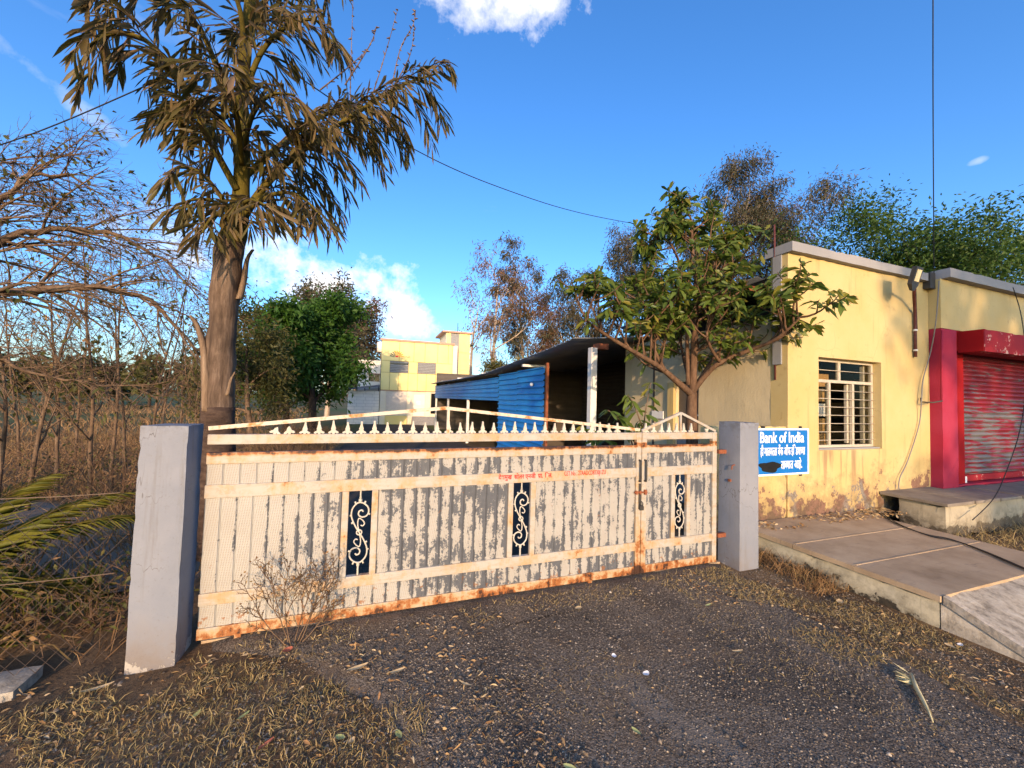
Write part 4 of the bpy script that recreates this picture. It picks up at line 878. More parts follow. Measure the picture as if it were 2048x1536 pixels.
MB().box(7.6, 8.1, BY + 1.5, 34, 6.2, 6.3).build('tower_canopy', 'roof_tin', fb)
MB().tube([(6.7, 33, 7.16), (6.7, 33, 8.1)], .03, 5).build('mast', 'dark_metal', fb)
# ground floor
for x0, x1 in ((B0, .90), (2.52, 2.95), (3.9, 4.3)): MB().box(x0, x1, BY + .0, BY + .079, -.66, 2.04).build('column', 'cream_wall', fb)
MB().box(B0, 5.9, BY - .02, BY + .078, 2.005, 2.055).build('band', 'clay_trim', fb)
rd = MB().box(.94, 2.5, BY + .05, BY + .0785, .12, 2.0).build('roller_door', 'roller_pale', fb)
for k in range(18): MB().box(.95, 2.49, BY + .035, BY + .049, .14 + k * .102, .14 + k * .102 + .085).build('door_slat', 'roller_pale', rd)
MB().box(.92, 2.51, BY - .25, BY + .045, -.66, .115).build('loading_step', 'clad_yellow', fb)
dr = MB().box(2.99, 3.86, BY + .03, BY + .0785, .1, 1.76).build('door', 'white_wall', fb); MB().box(3.2, 3.55, BY + .02, BY + .0295, .95, 1.3).build('notice', 'paper', dr)
for k in range(4): MB().box(2.9, 4.6, BY - .28 * (4 - k), BY + .0, -.66, -.47 + k * .18).build('step', 'louvre_grey', fb)
MB().box(4.35, 5.6, BY + .04, BY + .0785, .3, 1.9).build('window', 'dark_glass', fb)
# sun logo and name
lg = thing('wall_logo', 'sun ray logo with company name on the yellow office front', 'sign', (1.8, BY, 4.7)); ly = BY + .014
for k in range(9):
    a = math.radians(100 + 0) * 0 + math.pi * (k + .5) / 9; c_ = Vector((1.62, ly, 4.62)); i_, o_ = .16, .52
    d0 = Vector((math.cos(a), 0, math.sin(a))); s0 = Vector((-math.sin(a), 0, math.cos(a)))
    pts = [c_ + d0 * i_ - s0 * .02, c_ + d0 * o_ - s0 * .05, c_ + d0 * o_ + s0 * .05, c_ + d0 * i_ + s0 * .02]
    MB().add([p for p in pts] + [p + Vector((0, .004, 0)) for p in pts], [(0, 1, 2, 3), (0, 4, 5, 1), (1, 5, 6, 2), (2, 6, 7, 3), (3, 7, 4, 0)]).build('ray', 'logo_dark' if k > 5 else 'logo_orange', lg)
hd2 = MB(); ring = [(1.62 + .13 * math.cos(math.pi * k / 10), ly, 4.62 + .13 * math.sin(math.pi * k / 10)) for k in range(11)]; hd2.add(ring, [tuple(range(11))[::-1]]).build('half_disc', 'red_letter', lg)
d = latin('Deshmukh', .30); put_text('company_name', d, 'logo_dark', lg, (1.93, ly, 4.60), .68 / d[2])
d = latin('Solar Energy Pvt Ltd', .12); put_text('company_line', d, 'logo_dark', lg, (1.93, ly, 4.50), .68 / d[2])
# white block behind and low store to its left
wb = thing('white_building', 'plain white flat roofed block behind the yellow office', 'building', (-.6, 36, -.6))
MB().box(-1.15, .49, 32.6, 37, -.7, 4.30).build('wall', 'white_wall', wb); MB().box(-1.2, .49, 32.5, 37.1, 4.302, 4.40).build('parapet', 'white_wall', wb)
w2 = MB().box(-.40, .46, 32.55, 32.599, 2.75, 3.25).build('window', 'dark_glass', wb)
for x in (-.42, .02, .44): MB().box(x, x + .05, 32.53, 32.549, 2.72, 3.28).build('frame', 'roller_pale', w2)
MB().box(-.5, .48, 32.3, 32.599, 3.30, 3.36).build('window_hood', 'clay_trim', wb)
tk = MB().tube([(.6, 33.5, 5.2), (.6, 33.5, 6.0)], .45, 14).build('water_tank', 'white_wall', None, 'pale water tank showing between brown tree and office roof', 'tank', smooth=True)
st = thing('store_shed', 'low pale block store with dark sloping awning left of office', 'shed', (-.6, 31.4, -.6))
MB().box(-1.75, .47, 31.3, 32.2, -.7, 1.96).build('wall_core', 'cap_cement', st)
rg = random.Random(5)
for j in range(11):
    x = -1.76 - (.15 if j % 2 else 0)
    while x < .44:
        w_ = .62; a = max(x, -1.76); b_ = min(x + w_, .465)
        if b_ - a > .06: MB().box(a + .006, b_ - .006, 31.262 + rg.uniform(-.006, .004), 31.299, -.68 + j * .24 + .006, -.68 + (j + 1) * .24 - .006).build('block', 'white_wall', st)
        x += w_
aw = MB(); aw.add([(-1.95, 30.7, 2.0), (.47, 30.7, 2.32), (.47, 32.3, 2.48), (-1.95, 32.3, 2.16), (-1.95, 30.7, 1.97), (.47, 30.7, 2.29), (.47, 32.3, 2.45), (-1.95, 32.3, 2.13)], [(0, 1, 2, 3), (7, 6, 5, 4), (0, 4, 5, 1), (1, 5, 6, 2), (2, 6, 7, 3), (3, 7, 4, 0)]).build('awning', 'roof_tin', st)
for x in (-1.6, -.6, .4): MB().box(x - .03, x + .03, 31.33, 31.39, 1.955, 2.06 + (x + 1.6) * .14).build('awning_post', 'dark_metal', st)

# ------------------------------------------------------------------ chain link fence
fe = thing('chain_link_fence', 'rusty chain link fence running left from the blue grey pillar', 'fence', (-2.6, 2.98, 0))
def fpost(x, z1, nm='post', r=.022): MB().box(x - r, x + r, 2.97 - r + .05, 2.97 + r + .05, -.1, z1).build(nm, 'rust_metal', fe)
fpost(-1.312, 1.40, r=.014); fpost(-3.2, 1.30); fpost(-5.2, 1.30)
fn = MB(); fy = 2.98; z0, z1 = .04, 1.02; pt = .082
def wiggle(x, z): return fy + .018 * mnoise.noise(Vector((x * 1.5, z * 1.5, 4)))
k = 0; xw = -6.4
while xw < -1.35 + (z1 - z0):
    for sg_ in (1, -1):
        pts = []; n = 8
        for i in range(n + 1):
            z = z0 + (z1 - z0) * i / n; x = xw + sg_ * (z - z0) * .85 - (0 if sg_ > 0 else -.83)
            if -6.4 < x < -1.345: pts.append((x, wiggle(x, z) + .002 * sg_, z + .02 * mnoise.noise(Vector((x * 2, 1, 0)))))
        if len(pts) > 1: fn.tube(pts, .0015, 3, False)
    xw += pt
fn.build('wire_mesh', 'fence_wire', fe)
for z in (1.02, .55): MB().tube([(x_, wiggle(x_, z), z + .02 * mnoise.noise(Vector((x_ * 2, 1, 0)))) for x_ in [-6.4 + .25 * i for i in range(21)]], .003, 4).build('tension_wire', 'fence_wire', fe)
rough_box(-6.5, -1.72, 2.84, 3.06, -.08, .045, .07, .010, .03, 51).build('concrete_kerb', 'ramp_concrete', None, 'low concrete kerb under the chain link fence', 'kerb', smooth=True)
# narrow brick edging seen behind the left pillar
MB().box(-1.312, -1.297, 3.10, 3.15, .9, 1.41).build('brick_edge', 'brick_red', pl)
# ------------------------------------------------------------------ trees
def rvec(r): 
    while True:
        v = Vector((r.uniform(-1, 1), r.uniform(-1, 1), r.uniform(-1, 1)))
        if .05 < v.length < 1: return v.normalized()
class Tree:
    """tubes for wood and a list of twig points for leaves"""
    def __init__(s, seed): s.r = random.Random(seed); s.rng = np.random.default_rng(seed); s.wood = MB(); s.tips = []
    def branch(s, p, d, L, r0, lv, spec):
        sp = spec[lv]; n = sp.get('seg', 5); pts = [Vector(p)]; d = Vector(d).normalized(); rr = [r0]; last = lv == len(spec) - 1
        for i in range(n):
            d = (d + rvec(s.r) * sp.get('wig', .2) + Vector((0, 0, 1)) * sp.get('up', 0) + Vector(sp.get('bias', (0, 0, 0)))).normalized()
            pts.append(pts[-1] + d * (L / n)); rr.append(r0 * (1 - (1 - sp.get('taper', .25)) * (i + 1) / n))
        s.wood.tube(pts, rr, sp.get('sides', 5 if lv < 2 else 3), cap=False)
        s.path(pts, rr, L, lv, spec)
    def path(s, pts, rr, L, lv, spec):
        sp = spec[lv]; n = len(pts) - 1; last = lv == len(spec) - 1
        if sp.get('leaf', last):
            k = sp.get('nl', 6)
            for i in range(k):
                f_ = s.r.uniform(sp.get('l0', .25), 1) * n; a = min(int(f_), n - 1); q = pts[a].lerp(pts[a + 1], f_ - a); s.tips.append((q, (pts[a + 1] - pts[a]).normalized()))
        if last: return
        nc = sp['nc']; nc = s.r.randint(*nc) if isinstance(nc, tuple) else nc
        for i in range(nc):
            f_ = (sp.get('c0', .3) + (1 - sp.get('c0', .3)) * (i + s.r.uniform(.1, .9)) / nc) * n; a = min(int(f_), n - 1); q = pts[a].lerp(pts[a + 1], f_ - a); t = (pts[a + 1] - pts[a]).normalized()
            o = rvec(s.r); o = o - t * o.dot(t); o = o.normalized() if o.length > .01 else t.orthogonal()
            an = math.radians(sp.get('ang', 45) + s.r.uniform(-15, 15)); d = t * math.cos(an) + o * math.sin(an)
            rad = rr[a] + (rr[a + 1] - rr[a]) * (f_ - a)
            s.branch(q, d, L * sp.get('lr', .6) * s.r.uniform(.7, 1.2) * (1 - sp.get('cone', .3) * f_ / n), max(rad * sp.get('rr', .6), spec[lv + 1].get('rmin', .003)), lv + 1, spec)
    def leaves(s, name, mat, parent, L, W, per=1, spread=.15, hang=0, big=False, droop=.1, keep=1.0, **kw):
        if not s.tips: return
        b = np.array([list(t[0]) for t in s.tips]); d = np.array([list(t[1]) for t in s.tips])
        b = np.repeat(b, per, 0); d = np.repeat(d, per, 0)
        if keep < 1: m_ = s.rng.random(len(b)) < keep; b = b[m_]; d = d[m_]
        N = len(b); b = b + s.rng.normal(size=(N, 3)) * spread; d = d * .6 + s.rng.normal(size=(N, 3)) * .6; d[:, 2] -= hang
        me = leaves_mesh(name, b, d, L * s.rng.uniform(.6, 1.3, N), W * s.rng.uniform(.7, 1.3, N), mat, s.rng, .3, droop, big)
        return tag(link(bpy.data.objects.new(name, me), parent), **kw)
def tree(name, label, cat, base, H, r0, spec, bark_, leaf, L, W, seed, per=3, spread=.2, hang=0, group=None, lean=(0, 0, 1), keep=1, droop=.1):
    t = thing(name, label, cat, base, group); T = Tree(seed); T.branch(base, lean, H, r0, 0, spec)
    T.wood.build('trunk', bark_, t, smooth=True); T.leaves('crown', leaf, t, L, W, per, spread, hang, False, droop, keep); return t, T
def gbase(px, Y, dz=-.1):
    p = P(px, 795, Y); return Vector((p.x, p.y, ground_z(p.x, p.y) + dz))
BUSHY = [dict(seg=7, wig=.10, up=.05, nc=(9, 11), c0=.22, ang=55, lr=.50, rr=.55, taper=.2), dict(seg=5, wig=.22, up=.06, nc=(6, 8), c0=.25, ang=48, lr=.50, rr=.55), dict(seg=4, wig=.3, up=.02, nc=(4, 6), c0=.2, ang=50, lr=.5, rr=.5), dict(seg=3, wig=.35, up=-.05, nl=5, rmin=.006)]
EUC = [dict(seg=9, wig=.10, up=.10, nc=(10, 13), c0=.25, ang=42, lr=.42, rr=.55, taper=.15), dict(seg=6, wig=.20, up=.12, nc=(6, 8), c0=.3, ang=42, lr=.45, rr=.55), dict(seg=5, wig=.28, up=0, nc=(3, 5), c0=.35, ang=42, lr=.5, rr=.5), dict(seg=3, wig=.3, up=-.15, nl=4, rmin=.008)]
# behind the yard and behind the buildings
tree('neem_tree', 'dense bright green tree beside the pale block store', 'tree', gbase(628, 20), 5.6, .22, BUSHY, 'dark_bark', 'neem_leaf', .24, .10, 11, 14, .26, .2, 'green trees beyond the yard')
tree('leafy_tree', 'dark green tree standing close left of the bright green tree', 'tree', gbase(575, 23), 5.2, .2, BUSHY, 'dark_bark', 'neem_leaf', .22, .09, 12, 8, .30, .2, 'green trees beyond the yard')
tree('olive_tree', 'dull olive half dry tree just right of the palm trunk', 'tree', gbase(508, 15), 3.6, .12, BUSHY, 'grey_bark', 'olive_leaf', .15, .055, 13, 5, .22, .2, 'dry trees along the field')
tree('olive_tree', 'sparse olive tree behind the palm trunk at the field edge', 'tree', gbase(450, 19), 4.6, .14, BUSHY, 'grey_bark', 'olive_leaf', .17, .06, 14, 4, .25, .2, 'dry trees along the field')
tree('eucalyptus_tree', 'tall dark crown rising behind the bright green tree', 'tree', gbase(655, 38), 9.4, .25, BUSHY, 'euc_bark', 'euc_leaf', .36, .12, 15, 6, .35, .3, 'tall trees behind the office')
tree('eucalyptus_tree', 'reddish brown tree showing left of the office roof', 'tree', gbase(715, 42), 9.0, .25, BUSHY, 'euc_bark', 'brown_leaf', .34, .12, 16, 6, .35, .3, 'tall trees behind the office')
ec = [(985, 40, 545, 'brown_leaf', 21, 2, 'tall pale branched eucalyptus right of the office tower'), (935, 43, 585, 'brown_leaf', 22, 1, 'thin bare eucalyptus directly behind the office tower'),
      (1050, 42, 560, 'euc_leaf', 23, 6, 'tall leafy eucalyptus behind the blue shed wall'), (1090, 36, 620, 'brown_leaf', 24, 5, 'russet leaved tree above the shed roof'), (1160, 34, 580, 'euc_leaf', 25, 6, 'grey green eucalyptus above the shed mouth'),
      (1245, 30, 525, 'euc_leaf', 26, 8, 'eucalyptus showing left of the small leafy tree top'), (1310, 27, 530, 'euc_leaf', 27, 8, 'eucalyptus partly hidden behind the small leafy tree'),
      (1430, 20, 365, 'euc_leaf', 28, 16, 'tallest eucalyptus rising above the small leafy tree'), (1500, 19, 400, 'brown_leaf', 30, 10, 'pale stemmed brown eucalyptus left of the building corner'), (1585, 16, 385, 'euc_leaf', 29, 16, 'eucalyptus rising over the yellow building corner')]
for px, Y, H, lf, sd0, per, lab in ec:
    H = P(px, H, Y).z * (.93 if px < 1400 else .82) + .5
    tree('eucalyptus_tree', lab, 'tree', gbase(px, Y), H, .16 + H * .008, EUC, 'euc_bark', lf, .26 * Y / 30 + .10, .05 * Y / 30 + .02, sd0, per, .30, .9, 'eucalyptus trees behind the sheds')
gt = [(1660, 13, 425, 31, 'rounded green tree above the left end of the yellow parapet'), (1740, 11, 415, 32, 'green tree above the middle of the yellow parapet'), (1825, 10, 420, 33, 'green tree behind the vertical service wire'), (1915, 9, 400, 34, 'large green tree above the shop parapet'), (2000, 9, 360, 35, 'green tree at the right edge above the shop roof'), (2090, 9, 350, 36, 'green tree beyond the right edge behind the shop')]
for px, Y, H, sd0, lab in gt:
    H = P(px, H, Y).z * (.86 if px < 1800 else .74)
    tree('roadside_tree', lab, 'tree', gbase(px, Y), H, .20, BUSHY, 'dark_bark', 'green_leaf', .19, .075, sd0, 6, .36, .1, 'green trees behind the shop')
bs = [(1035, 27, 2.9, 41, 'low olive bush above the far end of the shed roof'), (1000, 29, 3.0, 42, 'low bush between office and shed roof')]
for px, Y, H, sd0, lab in bs: tree('bush', lab, 'bush', gbase(px, Y), H + 1.0, .1, BUSHY, 'grey_bark', 'yellow_leaf' if sd0 == 41 else 'olive_leaf', .24, .09, sd0, 5, .25, .1, 'bushes by the shed')
# tree behind the camera whose shade falls on the shutter
SHADE = [dict(seg=7, wig=.10, up=.05, nc=8, c0=.3, ang=60, lr=.45, rr=.55, taper=.2), dict(seg=5, wig=.22, up=.06, nc=6, c0=.25, ang=48, lr=.5, rr=.55), dict(seg=4, wig=.3, up=0, nl=5, rmin=.01)]
tree('roadside_tree', 'street tree across the road shading the red shutter', 'tree', (3.2, -25, -.1), 9.6, .25, SHADE, 'dark_bark', 'green_leaf', .42, .26, 61, 14, .45, .1)

tree('roadside_tree', 'second street tree across the road shading the shop front', 'tree', (6.2, -22, -.1), 7.2, .22, SHADE, 'dark_bark', 'green_leaf', .42, .26, 62, 14, .45, .1)
# ------------------------------------------------------------------ dry trees and thicket on the left
BARE = [dict(seg=9, wig=.09, up=.12, nc=(12, 15), c0=.22, ang=38, lr=.36, rr=.55, taper=.15), dict(seg=6, wig=.22, up=.08, nc=(6, 9), c0=.2, ang=40, lr=.5, rr=.6), dict(seg=5, wig=.30, up=.02, nc=(2, 4), c0=.2, ang=45, lr=.55, rr=.7, leaf=True, nl=2), dict(seg=3, wig=.35, nl=2, rmin=.0035)]
bt = [(192, 7.5, 4.3, 71), (236, 8.6, 4.6, 72), (262, 9.6, 4.6, 73), (300, 9.2, 4.4, 74), (325, 11, 4.7, 75), (130, 8, 4.0, 76), (70, 7.2, 3.8, 77), (10, 8, 4.2, 78), (370, 12, 4.6, 79), (-60, 7.5, 4.2, 80), (160, 12, 5.0, 81), (50, 12, 4.6, 82), (400, 15, 4.6, 83)]
labs = ['straight bare sapling nearest the dirt lane', 'bare twiggy sapling second along the dirt lane', 'slim leafless sapling behind the pillar top', 'leaning bare sapling near the palm sheath', 'thin sapling just left of the palm trunk', 'bare sapling standing in brush left of the lane', 'twiggy sapling over the small green palm', 'bare sapling at the far left edge', 'grey sapling deep behind the palm trunk', 'bare sapling partly cut off by the left edge', 'tall bare sapling in the second row', 'bare sapling in the second row at far left', 'far bare sapling by the field beside the palm']
for (px, Y, H, sd0), lab in zip(bt, labs):
    tree('bare_sapling', lab, 'tree', gbase(px, Y), H, .032, BARE, 'grey_bark', ('yellow_leaf', 'olive_leaf', 'scrub')[sd0 % 3], .07, .032, sd0, 1, .04, .3, 'bare saplings by the field', keep=.24)
# arching thorn tree whose limbs reach in from the left
at = thing('thorn_tree', 'arching twiggy thorn tree reaching in from the left edge', 'tree', (-4.6, 4.9, -.1))
T = Tree(90); TW = [dict(nc=26, c0=.12, ang=42, lr=.40, rr=.45, cone=.35), dict(seg=8, wig=.13, up=-.012, bias=(.055, 0, -.03), nc=(7, 9), c0=.15, ang=32, lr=.55, rr=.6, leaf=True, nl=2), dict(seg=6, wig=.16, bias=(.05, 0, -.03), nc=2, c0=.2, ang=35, lr=.6, rr=.7, nl=2, leaf=True), dict(seg=4, wig=.2, bias=(.03, 0, -.03), nl=2, rmin=.0026)]
def limb(pxs, Y0, Y1, r0, r1, spec):
    pts = [P(x, y, Y0 + (Y1 - Y0) * i / (len(pxs) - 1)) for i, (x, y) in enumerate(pxs)]; q = []
    for i in range(len(pts) - 1):
        for k in range(4): q.append(pts[i].lerp(pts[i + 1], k / 4) + rvec(T.r) * .015)
    q.append(pts[-1]); rr = [r0 + (r1 - r0) * i / (len(q) - 1) for i in range(len(q))]
    T.wood.tube(q, rr, 6, cap=False); L = sum((q[i + 1] - q[i]).length for i in range(len(q) - 1)); T.path(q, rr, L, 0, spec)
T.wood.tube([(-4.6, 4.9, -.1), P(-180, 760, 5), P(-150, 600, 5)], [.13, .11, .09], 8, cap=False)
limb([(-150, 600), (-40, 590), (80, 580), (200, 572), (300, 600), (370, 670), (410, 730)], 5, 5.2, .05, .008, TW)
limb([(-150, 600), (-60, 520), (20, 470), (130, 455), (240, 470), (330, 520), (400, 600)], 5, 5.6, .045, .007, TW)
limb([(-150, 600), (-70, 470), (0, 400), (60, 350), (140, 350), (220, 400)], 5, 5.4, .04, .006, TW)
limb([(-150, 620), (-40, 700), (60, 745), (200, 770), (340, 770)], 5, 5.2, .025, .005, TW)
limb([(-150, 600), (-120, 440), (-60, 360), (0, 320), (40, 330)], 5, 5.3, .03, .005, TW)
T.wood.build('trunk', 'grey_bark', at, smooth=True); T.leaves('crown', 'olive_leaf', at, .065, .03, 1, .03, .4, keep=.16)
# dry scrub: thin stalks standing and lying
def blades(name, pts, L, W, mat, rng, lean, **kw):
    pts = np.asarray(pts, float); N = len(pts); d = rng.normal(size=(N, 3)) * lean; d[:, 2] = np.abs(d[:, 2]) + 1 - .6 * lean; d /= np.linalg.norm(d, axis=1)[:, None]
    s = np.cross(d, rng.normal(size=(N, 3))); s /= np.linalg.norm(s, axis=1)[:, None] + 1e-9; L = L * rng.uniform(.4, 1.3, N)[:, None]; W = W * rng.uniform(.6, 1.3, N)[:, None]
    b = rng.normal(size=(N, 3)) * .25; b[:, 2] = -np.abs(b[:, 2]); m_ = pts + d * L * .55; tp = pts + d * L + b * L * .8
    v = np.stack([pts - s * W / 2, pts + s * W / 2, m_ - s * W * .35, m_ + s * W * .35, tp], 1).reshape(-1, 3); f_ = np.array([[0, 1, 3], [0, 3, 2], [2, 3, 4]])
    me = tri_mesh(name, v, (f_[None] + (np.arange(N) * 5)[:, None, None]).reshape(-1, 3), mat); return tag(link(bpy.data.objects.new(name, me)), **kw)
rng = np.random.default_rng(5)
def scatter(n, x0, x1, y0, y1, clump=1.2, thr=-.1, ok=None, seed=0):
    out = []; r = random.Random(seed)
    while len(out) < n:
        x, y = r.uniform(x0, x1), r.uniform(y0, y1)
        if mnoise.noise(Vector((x * clump, y * clump, seed))) < thr: continue
        if ok and not ok(x, y): continue
        out.append((x, y, surf_z(x, y) - .004))
    return out
def lane_clear(x, y):
    for (ax, ay, ah), (bx, by, bh) in zip([(-1.9, 4.0, .5), (-2.2, 4.8, .75), (-3.0, 5.8, .8), (-4.6, 7.2, .7)], [(-2.2, 4.8, .75), (-3.0, 5.8, .8), (-4.6, 7.2, .7), (-7.5, 9.0, .8)]):
        d = Vector((bx - ax, by - ay)); t_ = max(0, min(1, ((x - ax) * d.x + (y - ay) * d.y) / d.length_squared)); h = ah + (bh - ah) * t_
        if math.hypot((x - ax - d.x * t_) , (y - ay - d.y * t_)) < h * .85: return False
    return True
blades('dry_scrub', scatter(9000, -9, -1.45, 3.08, 9, 1.1, -.25, lane_clear, 1), .34, .007, 'scrub', rng, .75, label='tangle of dry brown brush behind the chain link fence', kind='stuff')
blades('tall_scrub', scatter(14000, -16, -1.8, 7.0, 20, .6, -.3, lane_clear, 2), .6, .012, 'scrub', rng, .7, label='brown standing scrub along the field edge', kind='stuff')
blades('yard_weeds', scatter(5000, -3.5, -1.15, 4.2, 24, .8, -.2, None, 3), .5, .012, 'scrub', rng, .5, label='dry weeds along the left side of the yard', kind='stuff')
blades('field_grass', scatter(9000, -60, -6, 20, 60, .1, -.2, None, 4), .5, .06, 'scrub', rng, .5, label='pale dry grass of the far field', kind='stuff')
# low tangled thorn bushes
DRY = [dict(seg=5, wig=.25, up=.02, nc=(5, 7), c0=.15, ang=50, lr=.7, rr=.6), dict(seg=5, wig=.3, up=-.02, nc=(4, 6), c0=.15, ang=50, lr=.6, rr=.6, leaf=True, nl=2), dict(seg=4, wig=.35, up=-.05, nc=2, c0=.2, ang=50, lr=.6, rr=.7, leaf=True, nl=2), dict(seg=3, wig=.4, nl=2, rmin=.0022)]
for k, (x, y, L, lab) in enumerate([(-1.75, 3.5, .5, 'low tangled dry bush right behind the fence by the pillar'), (-2.25, 3.3, .45, 'dry thorn bush behind the middle of the chain link fence'), (-3.4, 3.4, .55, 'dry thorn bush at the left edge behind the fence'), (-2.0, 5.9, .8, 'brown bush beyond the lane left of the palm foot'), (-3.3, 7.0, .9, 'brown tangled bush among the sapling stems'), (-4.8, 6.2, .9, 'brown bush left of the lane'), (-6.3, 7.6, 1.0, 'large dry bush at far left beyond the lane'), (-2.9, 9.0, 1.1, 'dry bush behind the sapling row'), (-2.2, 12, 1.3, 'dry bush near the yard edge behind the palm'), (-5.5, 10.5, 1.3, 'tall dry bush in the second row at left')]):
    b = thing('thorn_bush', lab, 'bush', (x, y, ground_z(x, y)), 'dry thorn bushes'); T = Tree(200 + k)
    for j in range(7): a = j * .9 + k; T.branch((x, y, ground_z(x, y) - .03), (math.cos(a) * .8, math.sin(a) * .8, 1), L, .010 * L + .003, 0, DRY)
    T.wood.build('stem', 'twig_brown', b); T.leaves('foliage', 'scrub' if k % 2 else 'olive_leaf', b, .05, .02, 1, .03, .3, keep=.35)
# hedge line beyond the field
for i, (px, Y, H) in enumerate([(-40, 60, 5), (60, 62, 4.2), (140, 58, 4.6), (220, 62, 4.2), (300, 58, 4.8), (380, 60, 4.6), (440, 57, 5)]):
    tree('field_tree', ['round green tree far across the field at left edge', 'small far tree behind the twigs', 'far green tree left of the sapling stems', 'far tree between sapling stems', 'far round tree above the pillar', 'far tree left of the palm trunk', 'far green tree hidden by the palm trunk'][i], 'tree', gbase(px, Y), H, .2, SHADE, 'dark_bark', 'olive_leaf', .8, .35, 120 + i, 4, .5, 0, 'trees across the field')

# ------------------------------------------------------------------ fishtail palm
PY = 4.2; pm = thing('palm_tree', 'tall fishtail palm with drooping brown olive fronds behind the gate', 'tree', gbase(437, PY))
rp_ = random.Random(77); nrp = np.random.default_rng(77)
def pp(l, dY=0): return [P(x, y, PY + dY) for x, y in l]
def smooth(pts, k=6):
    q = []
    for i in range(len(pts) - 1):
        p0, p1, p2, p3 = pts[max(i - 1, 0)], pts[i], pts[i + 1], pts[min(i + 2, len(pts) - 1)]
        for j in range(k):
            s = j / k; q.append(.5 * ((2 * p1) + (p2 - p0) * s + (2 * p0 - 5 * p1 + 4 * p2 - p3) * s * s + (3 * p1 - p0 - 3 * p2 + p3) * s ** 3))
    return q + [pts[-1]]
def trunk(pxs, rads, name, mat, n=14, amp=.012):
    q = smooth([P(x, y, PY) for x, y in pxs], 8); rr = []
    for i in range(len(q)):
        f_ = i / (len(q) - 1) * (len(rads) - 1); a = min(int(f_), len(rads) - 2); rr.append(rads[a] + (rads[a + 1] - rads[a]) * (f_ - a))
    mb = MB(); mb.tube(q, rr, n); mb.v = [tuple(Vector(v) + Vector(mnoise.noise_vector(Vector(v) * 7)) * amp) for v in mb.v]; return mb.build(name, mat, pm, smooth=True)
trunk([(434, 1110), (435, 960), (436, 815)], [.145, .135, .13], 'trunk_foot', 'palm_lower')
trunk([(436, 822), (438, 760), (443, 690), (450, 600), (456, 530), (462, 480)], [.122, .118, .116, .115, .114, .112], 'trunk', 'palm_bark', 18, .024)
trunk([(462, 484), (474, 440), (482, 390), (486, 300), (484, 200), (490, 100), (500, 0), (505, -120)], [.112, .095, .07, .056, .052, .05, .046, .04], 'crown_shaft', 'petiole')
def sheath(pxs, w0, w1, dY, name='leaf_sheath'):       # old broken leaf base, curved shell
    q = smooth([P(x, y, PY + dY) for x, y in pxs], 5); mb = MB(); n = len(q)
    for i, p in enumerate(q):
        wd = w0 + (w1 - w0) * i / (n - 1)
        for k in range(7):
            u = k / 6 * 2 - 1; mb.v.append((p.x + u * wd * .75, p.y - .06 * (1 - u * u) * wd / .06 - u * wd * .4, p.z + .015 * mnoise.noise(Vector((i * .7, k * 1.3, w0 * 50)))))
    mb.f = [(i * 7 + k, i * 7 + k + 1, i * 7 + 8 + k, i * 7 + 7 + k) for i in range(n - 1) for k in range(6)]
    o = mb.build(name, 'sheath', pm, smooth=True); o.modifiers.new('s', 'SOLIDIFY').thickness = .016
sheath([(414, 822), (412, 760), (408, 700), (396, 655), (382, 632)], .075, .025, -.06); sheath([(478, 600), (488, 560), (494, 520), (506, 500)], .05, .02, -.02); sheath([(455, 790), (462, 760), (470, 745)], .03, .01, -.13)
LB, LD, LL = [], [], []
def rachilla(p, d, L, droop, out):
    pts = [Vector(p)]; d = Vector(d).normalized(); n = 9
    for i in range(n):
        d = (d + Vector((0, 0, -droop)) + rvec(rp_) * .05).normalized(); pts.append(pts[-1] + d * (L / n))
    out.tube(pts, [.007 * (1 - .8 * i / n) for i in range(n + 1)], 4, cap=False)
    m_ = int(L / .026)
    for i in range(m_):
        f_ = (.10 + .90 * i / m_) * n; a = min(int(f_), n - 1); q = pts[a].lerp(pts[a + 1], f_ - a); t_ = (pts[a + 1] - pts[a]).normalized()
        o = rvec(rp_); o = o - t_ * o.dot(t_); LB.append(list(q)); LD.append(list(t_ * .95 + o.normalized() * .55 + Vector((0, 0, -.55)))); LL.append(rp_.uniform(.16, .34) * (1 - .30 * f_ / n))
